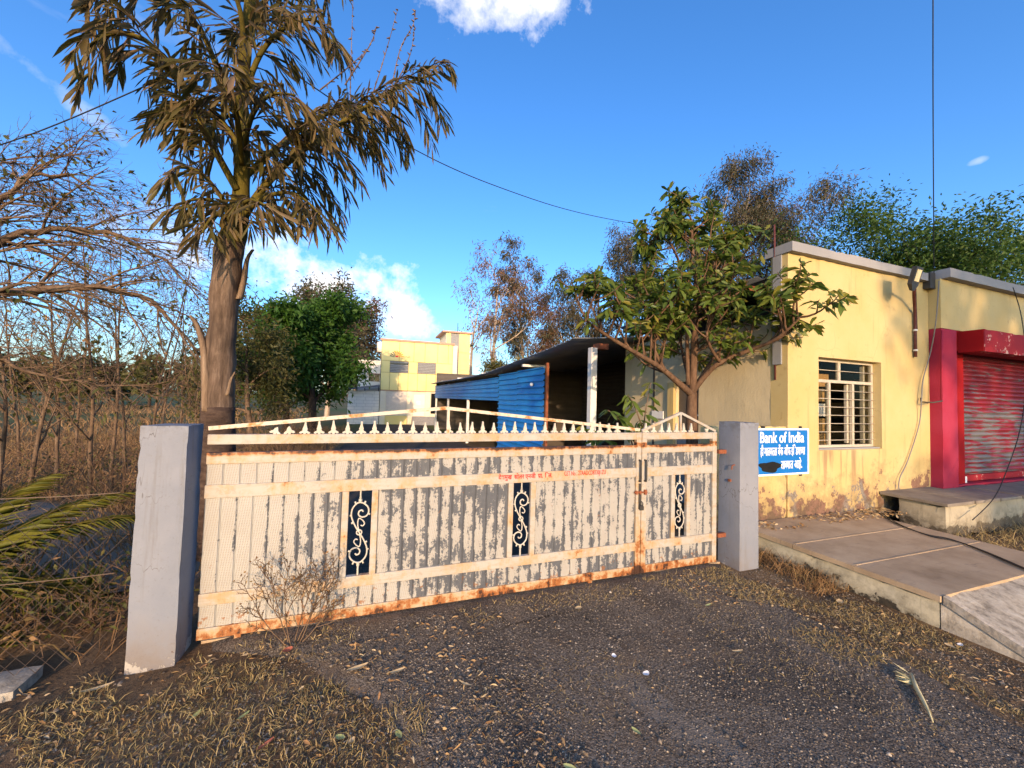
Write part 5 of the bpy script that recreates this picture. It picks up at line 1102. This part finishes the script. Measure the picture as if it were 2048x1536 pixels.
def frond(pxs, dYs, L2, name='frond', r0=.045, start=.25, sp=.07, side=1, bare=False):
    n0 = len(pxs); pts = smooth([P(x, y, PY + dYs[0] + (dYs[1] - dYs[0]) * i / (n0 - 1)) for i, (x, y) in enumerate(pxs)], 6)
    mb = MB(); mb.tube(pts, [r0 * .68 * (1 - .85 * i / (len(pts) - 1)) + .004 for i in range(len(pts))], 7, cap=True)
    LB.clear(); LD.clear(); LL.clear(); tot = 0; start *= .45; nxt = start * sum((pts[i + 1] - pts[i]).length for i in range(len(pts) - 1)); k = 0; full = nxt / start; tw = MB()
    for i in range(len(pts) - 1):
        seg = (pts[i + 1] - pts[i]).length; t_ = (pts[i + 1] - pts[i]).normalized()
        while nxt < tot + seg:
            q = pts[i].lerp(pts[i + 1], (nxt - tot) / seg); s_ = t_.cross(Vector((0, 0, 1))); s_ = s_.normalized() if s_.length > .05 else Vector((1, 0, 0))
            sg_ = 1 if k % 2 else -1; fr = (nxt / full)
            rachilla(q, t_ * .75 + s_ * sg_ * rp_.uniform(.5, 1.0) + Vector((0, 0, .25)), L2 * (1.05 - .45 * fr) * min(1, .45 + 2.2 * fr) * rp_.uniform(.75, 1.15), rp_.uniform(.14, .26), tw); nxt += sp; k += 1
        tot += seg
    f0 = mb.build(name, 'petiole', pm, smooth=True); tw.build('rachilla', 'palm_bark', f0, smooth=True)
    N = len(LB)
    me = leaves_mesh('leaflets', np.array(LB), np.array(LD), np.array(LL), np.array(LL) * nrp.uniform(.085, .155, N), 'palm_leaf', nrp, .5, .12, True)
    link(bpy.data.objects.new('leaflets', me), f0)['kind'] = 'stuff'
frond([(478, 450), (520, 385), (575, 325), (650, 268), (735, 212), (800, 172), (870, 148)], (-.05, -.25), .95, r0=.05, start=.20, sp=.072)
frond([(484, 360), (560, 290), (640, 235), (700, 215), (760, 230)], (0, .5), .85, r0=.038, start=.25, sp=.085)
frond([(474, 380), (430, 300), (385, 210), (340, 130), (280, 75), (215, 70), (175, 95)], (-.05, -.3), .62, r0=.042, start=.28, sp=.075)
frond([(484, 260), (440, 150), (400, 60), (340, -10), (250, -30), (190, 20)], (0, -.2), .65, r0=.038, start=.3, sp=.08)
frond([(486, 200), (520, 110), (570, 55), (630, 40), (675, 85)], (-.05, -.25), .55, r0=.034, start=.25, sp=.08)
frond([(468, 440), (440, 390), (400, 345), (360, 335), (335, 345)], (-.06, -.25), .34, r0=.03, start=.25, sp=.07)
frond([(470, 460), (450, 420), (420, 400), (385, 400), (362, 408)], (-.06, -.35), .30, r0=.026, start=.2, sp=.07)
frond([(484, 330), (475, 240), (455, 160), (430, 120)], (-.05, -.9), .55, r0=.034, start=.25, sp=.08)
frond([(486, 300), (505, 230), (540, 190), (590, 190)], (-.05, -.8), .55, r0=.034, start=.25, sp=.085)
frond([(484, 300), (440, 240), (390, 220), (350, 250)], (0, .8), .65, r0=.034, start=.25, sp=.085)
frond([(490, 120), (480, 20), (440, -60), (380, -90)], (0, -.4), .6, r0=.034, start=.2, sp=.08)
frond([(492, 100), (530, 0), (590, -60), (650, -40)], (0, .4), .6, r0=.034, start=.2, sp=.08)
frond([(476, 440), (520, 400), (570, 385), (610, 400), (640, 430)], (-.1, -.55), .42, r0=.03, start=.2, sp=.08)
frond([(472, 452), (476, 420), (500, 400), (530, 410)], (-.1, -.7), .34, r0=.028, start=.25, sp=.08)
frond([(468, 450), (440, 430), (420, 440), (405, 465)], (-.1, -.5), .26, r0=.028, start=.25, sp=.06)
tw = MB()                                              # bare flower stalks
for pth in ([(700, 215), (702, 120), (706, 0)], [(780, 190), (800, 100), (826, 50), (830, 20)], [(790, 170), (820, 110), (828, 60)], [(690, 170), (740, 90), (752, 55)], [(640, 180), (690, 140), (735, 100)], [(740, 205), (770, 110), (795, 20)]):
    q = smooth([P(x, y, PY - .2) for x, y in pth], 6); tw.tube(q, [.007 - .005 * i / len(q) for i in range(len(q))], 4)
    for p in q[2:]: tw.tube([p, p + rvec(rp_) * .035], [.010, .003], 4)
tw.build('flower_stalk', 'palm_bark', pm)

# ------------------------------------------------------------------ small leafy tree by the wicket
TY = 4.3; lt = thing('plumeria_tree', 'small spreading tree with long glossy leaves behind the wicket gate', 'tree', gbase(1384, TY))
T = Tree(41); rosette = []
def stem(pxy, r0, r1, n=7):
    q = smooth([P(x, y, Y) for x, y, Y in pxy], 4); T.wood.tube(q, [r0 + (r1 - r0) * i / (len(q) - 1) for i in range(len(q))], n, cap=True); return q
def sub(q, k, L, up=.10, rad=.016, depth=2, c0=.3, tip=True, c1=1):
    for i in range(k):
        f_ = (c0 + (c1 - c0) * (i + T.r.random()) / k) * (len(q) - 1); a = min(int(f_), len(q) - 2); p = q[a].lerp(q[a + 1], f_ - a); t_ = (q[a + 1] - q[a]).normalized()
        o = rvec(T.r); o.z = abs(o.z) * .5; o = (o - t_ * o.dot(t_)).normalized(); d = (t_ * .55 + o * .8).normalized(); pts = [p]; n = 5
        Lk = L * T.r.uniform(.6, 1.2)
        for j in range(n): d = (d + rvec(T.r) * .15 + Vector((0, 0, up))).normalized(); pts.append(pts[-1] + d * Lk / n)
        T.wood.tube(pts, [rad * (1 - .5 * j / n) for j in range(n + 1)], 5, cap=False); rosette.append((pts[-1], d))
        if depth > 1: sub(pts, 3 if depth == 2 else 3, L * .55, up, rad * .6, depth - 1, .45)
    if tip: rosette.append((q[-1], (q[-1] - q[-2]).normalized()))
q0 = stem([(1384, 1010, 4.3), (1384, 890, 4.3), (1383, 830, 4.3), (1384, 785, 4.3)], .085, .07, 9)
q1 = stem([(1384, 790, 4.3), (1350, 760, 4.25), (1320, 735, 4.2), (1270, 705, 4.1), (1215, 672, 4.0), (1170, 640, 3.9)], .05, .014); sub(q1, 16, .55, .12, .016, 2, .2)
q2 = stem([(1384, 785, 4.3), (1410, 752, 4.2), (1440, 725, 4.0), (1500, 700, 3.75), (1545, 682, 3.45), (1580, 655, 3.25), (1603, 632, 3.15)], .045, .010); sub(q2, 14, .45, .13, .015, 2, .25)
q3 = stem([(1385, 790, 4.3), (1388, 700, 4.3), (1391, 620, 4.3), (1392, 560, 4.3), (1386, 515, 4.3), (1384, 475, 4.3), (1385, 445, 4.3)], .055, .012); sub(q3, 11, .42, .05, .014, 2, .74); sub(q3, 15, .85, .03, .018, 2, .12, False, .45)
q4 = stem([(1376, 770, 4.3), (1374, 680, 4.35), (1372, 600, 4.4), (1360, 530, 4.4), (1335, 480, 4.35), (1310, 478, 4.3)], .03, .010); sub(q4, 9, .34, .05, .014, 2, .72)
q5 = stem([(1330, 742, 4.2), (1305, 690, 4.2), (1300, 640, 4.2), (1280, 600, 4.2)], .028, .010); sub(q5, 11, .55, .12, .015, 2)
q6 = stem([(1440, 725, 4.0), (1415, 680, 3.9), (1420, 630, 3.9), (1440, 590, 3.9)], .025, .010); sub(q6, 11, .55, .12, .015, 2)
q7 = stem([(1384, 780, 4.3), (1370, 730, 4.6), (1360, 680, 4.9), (1350, 640, 5.1)], .03, .010); sub(q7, 11, .6, .12, .015, 2)
q8 = stem([(1392, 770, 4.3), (1440, 700, 4.5), (1480, 665, 4.6), (1520, 630, 4.5)], .03, .010); sub(q8, 10, .5, .10, .015, 2)
q9 = stem([(1387, 640, 4.3), (1420, 545, 4.2), (1445, 505, 4.2), (1460, 475, 4.2)], .022, .010); sub(q9, 8, .32, .06, .014, 2, .6)
T.wood.build('trunk', 'tree_bark', lt, smooth=True)
B_, D_ = [], []
for p, d in rosette:
    for k in range(T.r.randint(8, 14)):
        o = rvec(T.r); o = (o - d * o.dot(d)).normalized(); B_.append(list(p - d * T.r.uniform(0, .10))); D_.append(list(d * T.r.uniform(.0, .7) + o + Vector((0, 0, -.15))))
B_ = np.array(B_); D_ = np.array(D_); N = len(B_); LN = .17 * nrp.beta(3, 1.6, N) + .025
link(bpy.data.objects.new('crown', leaves_mesh('crown', B_, D_, LN, LN * .30, 'glossy_leaf', nrp, .35, .22, True)), lt)
# young shrub with hanging leaves left of that tree
ys2 = thing('young_shrub', 'young shrub with long hanging leaves in the shed mouth', 'shrub', gbase(1290, 3.9)); T = Tree(43); rosette = []
for pth in ([(1292, 990, 3.9), (1285, 900, 3.9), (1290, 830, 3.9), (1302, 765, 3.9)], [(1280, 990, 3.9), (1265, 890, 3.85), (1240, 840, 3.8), (1215, 820, 3.8)], [(1275, 990, 3.9), (1240, 900, 3.8), (1190, 870, 3.75), (1160, 850, 3.7)], [(1300, 990, 3.9), (1290, 880, 3.95), (1268, 810, 3.95), (1255, 790, 4)], [(1290, 990, 3.9), (1215, 905, 3.7), (1180, 895, 3.7), (1150, 905, 3.7)]):
    q = stem(pth, .012, .005, 5)
    for p in q[5:]: rosette.append(p)
T.wood.build('stem', 'grey_bark', ys2, smooth=True); B_, D_ = [], []
for p in rosette:
    for k in range(3): o = rvec(T.r); B_.append(list(p)); D_.append([o.x, o.y, o.z * .5 - .35])
N = len(B_); LN = nrp.uniform(.12, .2, N); link(bpy.data.objects.new('foliage', leaves_mesh('foliage', np.array(B_), np.array(D_), LN, LN * .28, 'glossy_leaf', nrp, .3, .2, True)), ys2)

# ------------------------------------------------------------------ small palm, weeds and twig bush at the front
ap = thing('areca_palm', 'small yellow green feather palm behind the chain link fence', 'palm', (-2.9, 3.65, 0)); ra = random.Random(6)
for k, (az, el, L) in enumerate([(10, 62, 1.5), (-10, 50, 1.4), (40, 66, 1.5), (-35, 58, 1.4), (170, 62, 1.4), (200, 56, 1.3), (120, 70, 1.5), (70, 72, 1.4), (-70, 60, 1.3), (-120, 62, 1.2), (25, 40, 1.2), (-20, 35, 1.1), (95, 45, 1.1)]):
    a, e = math.radians(az), math.radians(el); L *= .95; d = Vector((math.cos(a) * math.cos(e), math.sin(a) * math.cos(e), math.sin(e))); pts = [Vector((-2.9 + ra.uniform(-.12, .12), 3.7 + ra.uniform(-.12, .12), 0))]
    for i in range(14): d = (d + Vector((0, 0, -.11))).normalized(); pts.append(pts[-1] + d * L / 14)
    f0 = MB().tube(pts, [.012 * (1 - .8 * i / 14) for i in range(15)], 5).build('frond', 'petiole', ap, smooth=True); b_, d_, l_ = [], [], []
    for i in range(3, 14):
        t_ = (pts[i + 1] - pts[i]).normalized(); s_ = t_.cross(Vector((0, 0, 1))).normalized()
        for j in range(4):
            for sg_ in (1, -1): b_.append(list(pts[i].lerp(pts[i + 1], j / 4))); d_.append(list(t_ * .8 + s_ * sg_ * .75 + Vector((0, 0, -.15 + ra.uniform(-.1, .1))))); l_.append(.36 * math.sin(math.pi * min(.95, .22 + .72 * i / 14)))
    l_ = np.array(l_); link(bpy.data.objects.new('leaflets', leaves_mesh('leaflets', np.array(b_), np.array(d_), l_, l_ * .06, 'areca_leaf', nrp, .3, .15)), f0)
for k, (px, py, L, lab) in enumerate(((160, 1235, .42, 'small fan of yellow palm blades behind the fence'), (30, 1240, .5, 'young green weed at the left edge behind the fence'))):
    p = PZ(px, py, 0); p = Vector((p.x * 1.12, p.y * 1.12, 0)) if p.y < 3.1 else p; w0 = thing('weed_plant', lab, 'plant', p); b_, d_ = [], []
    for j in range(16): a = ra.uniform(-1, 1); b_.append([p.x + ra.uniform(-.02, .02), p.y, .02]); d_.append([math.sin(a) * .6, ra.uniform(-.3, .3), 1])
    link(bpy.data.objects.new('blade', leaves_mesh('blade', np.array(b_), np.array(d_), np.full(16, L), np.full(16, .03), 'areca_leaf', nrp, .3, .12, True)), w0)
tb = thing('twig_bush', 'small bare twig bush growing in front of the wide gate leaf', 'bush', PZ(585, 1290, 0)); T = Tree(47); b0 = PZ(585, 1290, 0)
TB = [dict(seg=6, wig=.12, up=.06, nc=6, c0=.35, ang=35, lr=.5, rr=.6, taper=.35), dict(seg=5, wig=.2, up=.05, nc=5, c0=.25, ang=38, lr=.55, rr=.6), dict(seg=4, wig=.25, up=.04, nc=2, c0=.3, ang=40, lr=.5, rr=.8, leaf=True, nl=2), dict(seg=2, wig=.3, nl=2, rmin=.0018)]
for k, (dx, dy, L) in enumerate([(-.55, 0, .50), (-.35, .1, .55), (-.1, -.1, .55), (.12, .05, .52), (.35, 0, .55), (.62, .05, .5), (.75, .0, .34)]): T.branch(b0 + Vector((dx * .04, dy * .03, -.02)), (dx, dy - .1, 1.0), L * .9, .0042, 0, TB)
T.wood.build('stem', 'grey_bark', tb, smooth=True); T.leaves('dry_leaf', 'scrub', tb, .022, .012, 1, .008, .2, keep=.35, kind='stuff')
# ------------------------------------------------------------------ litter, gravel, dry grass
def in_plat(x, y): return x > 4.1 and y > 1.05
def free(x, y): return not in_plat(x, y) and not (-1.32 < x < -1.03 and 2.88 < y < 3.16) and not (3.48 < x < 3.8 and 2.88 < y < 3.2)
def left_zone(x, y):                      # the littered verge left of the road
    e = .15 + .25 * math.sin(y * 2.1) - max(0, y - 2.2) * 1.2; return free(x, y) and x < e + .5 * mnoise.noise(Vector((x * 2, y * 2, 7))) + .25
def right_zone(x, y): return free(x, y) and x > 2.9 - .45 * (y - 2) + .6 * mnoise.noise(Vector((x * 1.6, y * 1.6, 3))) and y < 3.1
def beyond(x, y): return 6.3 < x or False
rng = np.random.default_rng(9)
g_pts = scatter(38000, -4.5, 1.0, .6, 2.95, 2.2, -.22, left_zone, 11)
blades('verge_grass', g_pts, .058, .0040, 'dry_grass', rng, .95, label='matted dry straw grass on the left verge', kind='stuff')
blades('verge_straw', scatter(8500, .9, 6.2, .6, 3.0, 2.0, -.05, right_zone, 12), .05, .0036, 'dry_grass', rng, 1.0, label='thin dry straw along the platform edge', kind='stuff')
blades('corner_weeds', scatter(700, 3.72, 4.12, 2.3, 3.25, 2, -.5, None, 13), .17, .005, 'scrub', rng, .7, label='dead weeds at the foot of the grey pillar', kind='stuff')
pt_ = scatter(5200, 6.28, 11.5, 1.2, 2.76, 1.2, -.5, None, 14); pt_ = [(x, y, .04) for x, y, z in pt_]
blades('plinth_grass', pt_, .16, .006, 'dry_grass', rng, .85, label='dry golden grass below the stone plinth', kind='stuff')
rough_box(6.26, 13.5, .6, 2.82, -.1, .05, .2, .03, 0, 63).build('verge_bank', 'soil', kind='structure', smooth=True)
blades('gate_grass', scatter(900, -1.0, 3.3, 2.75, 3.02, 3, -.1, free, 15), .05, .004, 'dry_grass', rng, .9, label='sparse dry grass under the gate', kind='stuff')
def flat_leaves(name, pts, L, W, mat, label):
    p = np.array(pts, float); N = len(p); p[:, 2] += .010; d = rng.normal(size=(N, 3)); d[:, 2] *= .25
    me = leaves_mesh(name, p, d, L * rng.uniform(.5, 1.4, N), W * rng.uniform(.6, 1.3, N), mat, rng, .5, .05, True); tag(link(bpy.data.objects.new(name, me)), label, kind='stuff')
flat_leaves('leaf_litter', scatter(3200, -3.5, 1.0, .8, 2.95, 1.5, -.3, free, 21), .036, .012, 'litter', 'small dry leaves strewn over the left verge')
flat_leaves('leaf_litter', scatter(900, 2.2, 4.1, .8, 3.0, 1.5, -.05, right_zone, 22), .030, .010, 'litter', 'small dry leaves strewn over the right of the road')
pl_ = [(x, y, .235) for x, y, z in scatter(420, 4.3, 6.9, 3.15, 3.44, 2, -.3, None, 23)]
flat_leaves('leaf_litter', pl_, .05, .02, 'litter', 'brown leaves drifted against the yellow wall')
blades('road_straw', scatter(4200, -.4, 4.1, .7, 2.98, 1.3, .12, free, 16), .034, .0024, 'dry_grass', rng, 1.3, label='thin straw bits scattered over the worn road', kind='stuff')
flat_leaves('leaf_litter', scatter(260, .0, 3.6, .8, 2.9, 1.2, .1, free, 24), .018, .007, 'litter', 'tiny leaf bits scattered over the road')
# gravel stones
def gravel(name, n, x0, x1, y0, y1, ok, s0, s1, label, seed, base=.004):
    p = np.array(scatter(n, x0, x1, y0, y1, 1.4, -.55, ok, seed)); N = len(p); p[:, 2] += base
    o = np.array([[1, 0, 0], [-1, 0, 0], [0, 1, 0], [0, -1, 0], [0, 0, 1], [0, 0, -1]], float); f_ = np.array([[0, 2, 4], [2, 1, 4], [1, 3, 4], [3, 0, 4], [2, 0, 5], [1, 2, 5], [3, 1, 5], [0, 3, 5]])
    sz = np.exp(rng.uniform(math.log(s0), math.log(s1), N))[:, None, None]; a = rng.uniform(0, 6.28, N); c, s = np.cos(a), np.sin(a)
    v = o[None] * rng.uniform(.6, 1.2, (N, 6, 1)) + rng.normal(size=(N, 6, 3)) * .18; v[:, :, 2] *= .6; x = v[:, :, 0] * c[:, None] - v[:, :, 1] * s[:, None]; y = v[:, :, 0] * s[:, None] + v[:, :, 1] * c[:, None]
    v = np.stack([x, y, v[:, :, 2]], 2) * sz + p[:, None, :]
    me = tri_mesh(name, v.reshape(-1, 3), (f_[None] + (np.arange(N) * 6)[:, None, None]).reshape(-1, 3), 'gravel'); tag(link(bpy.data.objects.new(name, me)), label, kind='stuff')
gravel('gravel', 40000, -.6, 4.1, .7, 3.0, free, .003, .0085, 'loose dark gravel on the worn asphalt', 31)
gravel('gravel', 9000, -2.2, 1.0, .7, 2.6, free, .005, .012, 'coarser dark gravel at the left road edge', 32, .004)
gravel('gravel', 500, -2, 4, .8, 2.9, free, .010, .022, 'scattered bigger stones on the ground', 33)
# single things lying about
def lying(name, label, cat, px, py, L, W, mat, az, z=.024, curl=.1, grp=None):
    p = PZ(px, py, z); p = PZ(px, py, surf_z(p.x, p.y) + .010) if z < .1 else p; d = Vector((math.cos(az), math.sin(az), 0)); s_ = Vector((-d.y, d.x, 0)); mb = MB(); n = 6
    for i in range(n + 1):
        u = i / n; wd = W * math.sin(math.pi * (.06 + .88 * u)) ** .8 / 2; c_ = p + d * L * (u - .5) + Vector((0, 0, curl * L * (2 * u - 1) ** 2))
        mb.v += [tuple(c_ - s_ * wd + Vector((0, 0, wd * .4))), tuple(c_), tuple(c_ + s_ * wd + Vector((0, 0, wd * .4)))]
    mb.f = [(3 * i + k, 3 * i + k + 1, 3 * i + k + 4, 3 * i + k + 3) for i in range(n) for k in (0, 1)]
    return mb.build(name, mat, None, label, cat, grp, smooth=True)
for k, v in dict(pale_green=[(.36, .38, .13), (.48, .48, .20)], tan=[(.52, .36, .17), (.66, .49, .27)], rust=[(.36, .10, .06), (.48, .16, .09)], straw=[(.50, .43, .22), (.62, .55, .32)]).items(): simple('leaf_' + k, v[0], v[1], 30, .7)
for px, py, L, W, mt, az, lab in [(797, 1470, .055, .03, 'leaf_pale_green', 1.9, 'pale green fallen leaf near the bottom centre of the road'), (680, 1476, .05, .03, 'leaf_pale_green', 2.6, 'pale crumpled green leaf left of bottom centre'), (703, 1482, .04, .025, 'leaf_tan', .9, 'tan leaf touching the crumpled green leaf'),
        (530, 1490, .08, .02, 'leaf_rust', .7, 'reddish narrow leaf at the left road edge'), (392, 1430, .06, .022, 'leaf_pale_green', 1.2, 'pale leaf standing among the left gravel'), (487, 1432, .06, .018, 'leaf_pale_green', .8, 'thin pale green leaf left of the gravel'),
        (715, 1337, .12, .035, 'leaf_tan', .25, 'large tan curled leaf below the twig bush'), (795, 1343, .09, .028, 'leaf_tan', .2, 'tan leaf right of the large curled one'), (195, 1378, .13, .03, 'leaf_tan', .3, 'long pale tan leaf near the pillar foot'),
        (1140, 1537, .06, .03, 'leaf_pale_green', 2.4, 'green leaf at the very bottom of the road'), (1272, 1463, .05, .022, 'leaf_pale_green', 1.9, 'small green leaf lower centre right'), (1416, 1211, .07, .022, 'leaf_pale_green', .2, 'green leaf in front of the wicket gate'),
        (1680, 1205, .10, .05, 'leaf_tan', .5, 'big tan leaf in straw beside the platform edge'), (1900, 1293, .06, .04, 'leaf_tan', 1.5, 'tan leaf below the platform ramp corner'), (1475, 1303, .08, .02, 'leaf_tan', -.2, 'narrow tan leaf in the middle of the road'), (1157, 1217, .06, .04, 'leaf_tan', .2, 'square tan leaf before the gate bolt foot'), (930, 1368, .09, .015, 'leaf_tan', -.8, 'brown twisted leaf on dark gravel left of centre')]:
    lying('fallen_leaf', lab, 'leaf', px, py, L, W, MATS[mt], az, grp='single fallen leaves')
fs = thing('dry_frond', 'pale dry palm frond stalk lying on the right of the road', 'frond', PZ(1845, 1400, .02))
q = [PZ(x, y, .03) for x, y in ((1822, 1348), (1832, 1375), (1848, 1405), (1858, 1425), (1866, 1444))]; MB().tube(q, [.009, .012, .010, .006, .003], 6).build('stalk', 'leaf_straw', fs, smooth=True)
b_, d_ = [], []; rr_ = random.Random(3)
for k in range(26): u = rr_.random() * .45; p = q[0].lerp(q[2], u); b_.append(list(p)); d_.append([rr_.uniform(-.6, .6) - .5, rr_.uniform(.2, 1), rr_.uniform(-.02, .12)])
link(bpy.data.objects.new('bristle', leaves_mesh('bristle', np.array(b_), np.array(d_), np.full(26, .09), np.full(26, .008), 'leaf_straw', rng, .3, .0)), fs)
for px, py, L, W, mt, az, nm, lab in [(1292, 1349, .05, .035, 'paper', .4, 'paper_scrap', 'white paper scrap in the middle of the road'), (1228, 1313, .04, .03, 'paper', 1.2, 'paper_scrap', 'small grey paper scrap left of the white one'), (232, 1163, .11, .06, 'paper', .3, 'plastic_cup', 'crushed white cup behind the chain link fence'), (1975, 1283, .04, .03, 'red_scrap', .2, 'plastic_scrap', 'pink scrap at the foot of the pale ramp edge'), (2032, 1290, .05, .04, 'red_scrap', 1, 'plastic_scrap', 'red scrap at the right edge of the ground'), (575, 1302, .06, .05, 'leaf_rust', .6, 'plastic_scrap', 'orange scrap at the foot of the twig bush'), (1920, 1291, .05, .03, 'paper', .1, 'paper_scrap', 'pale paper scrap below the ramp')]:
    z = .03
    lying(nm, lab, 'litter', px, py, L, W, MATS[mt], az, z, .18)
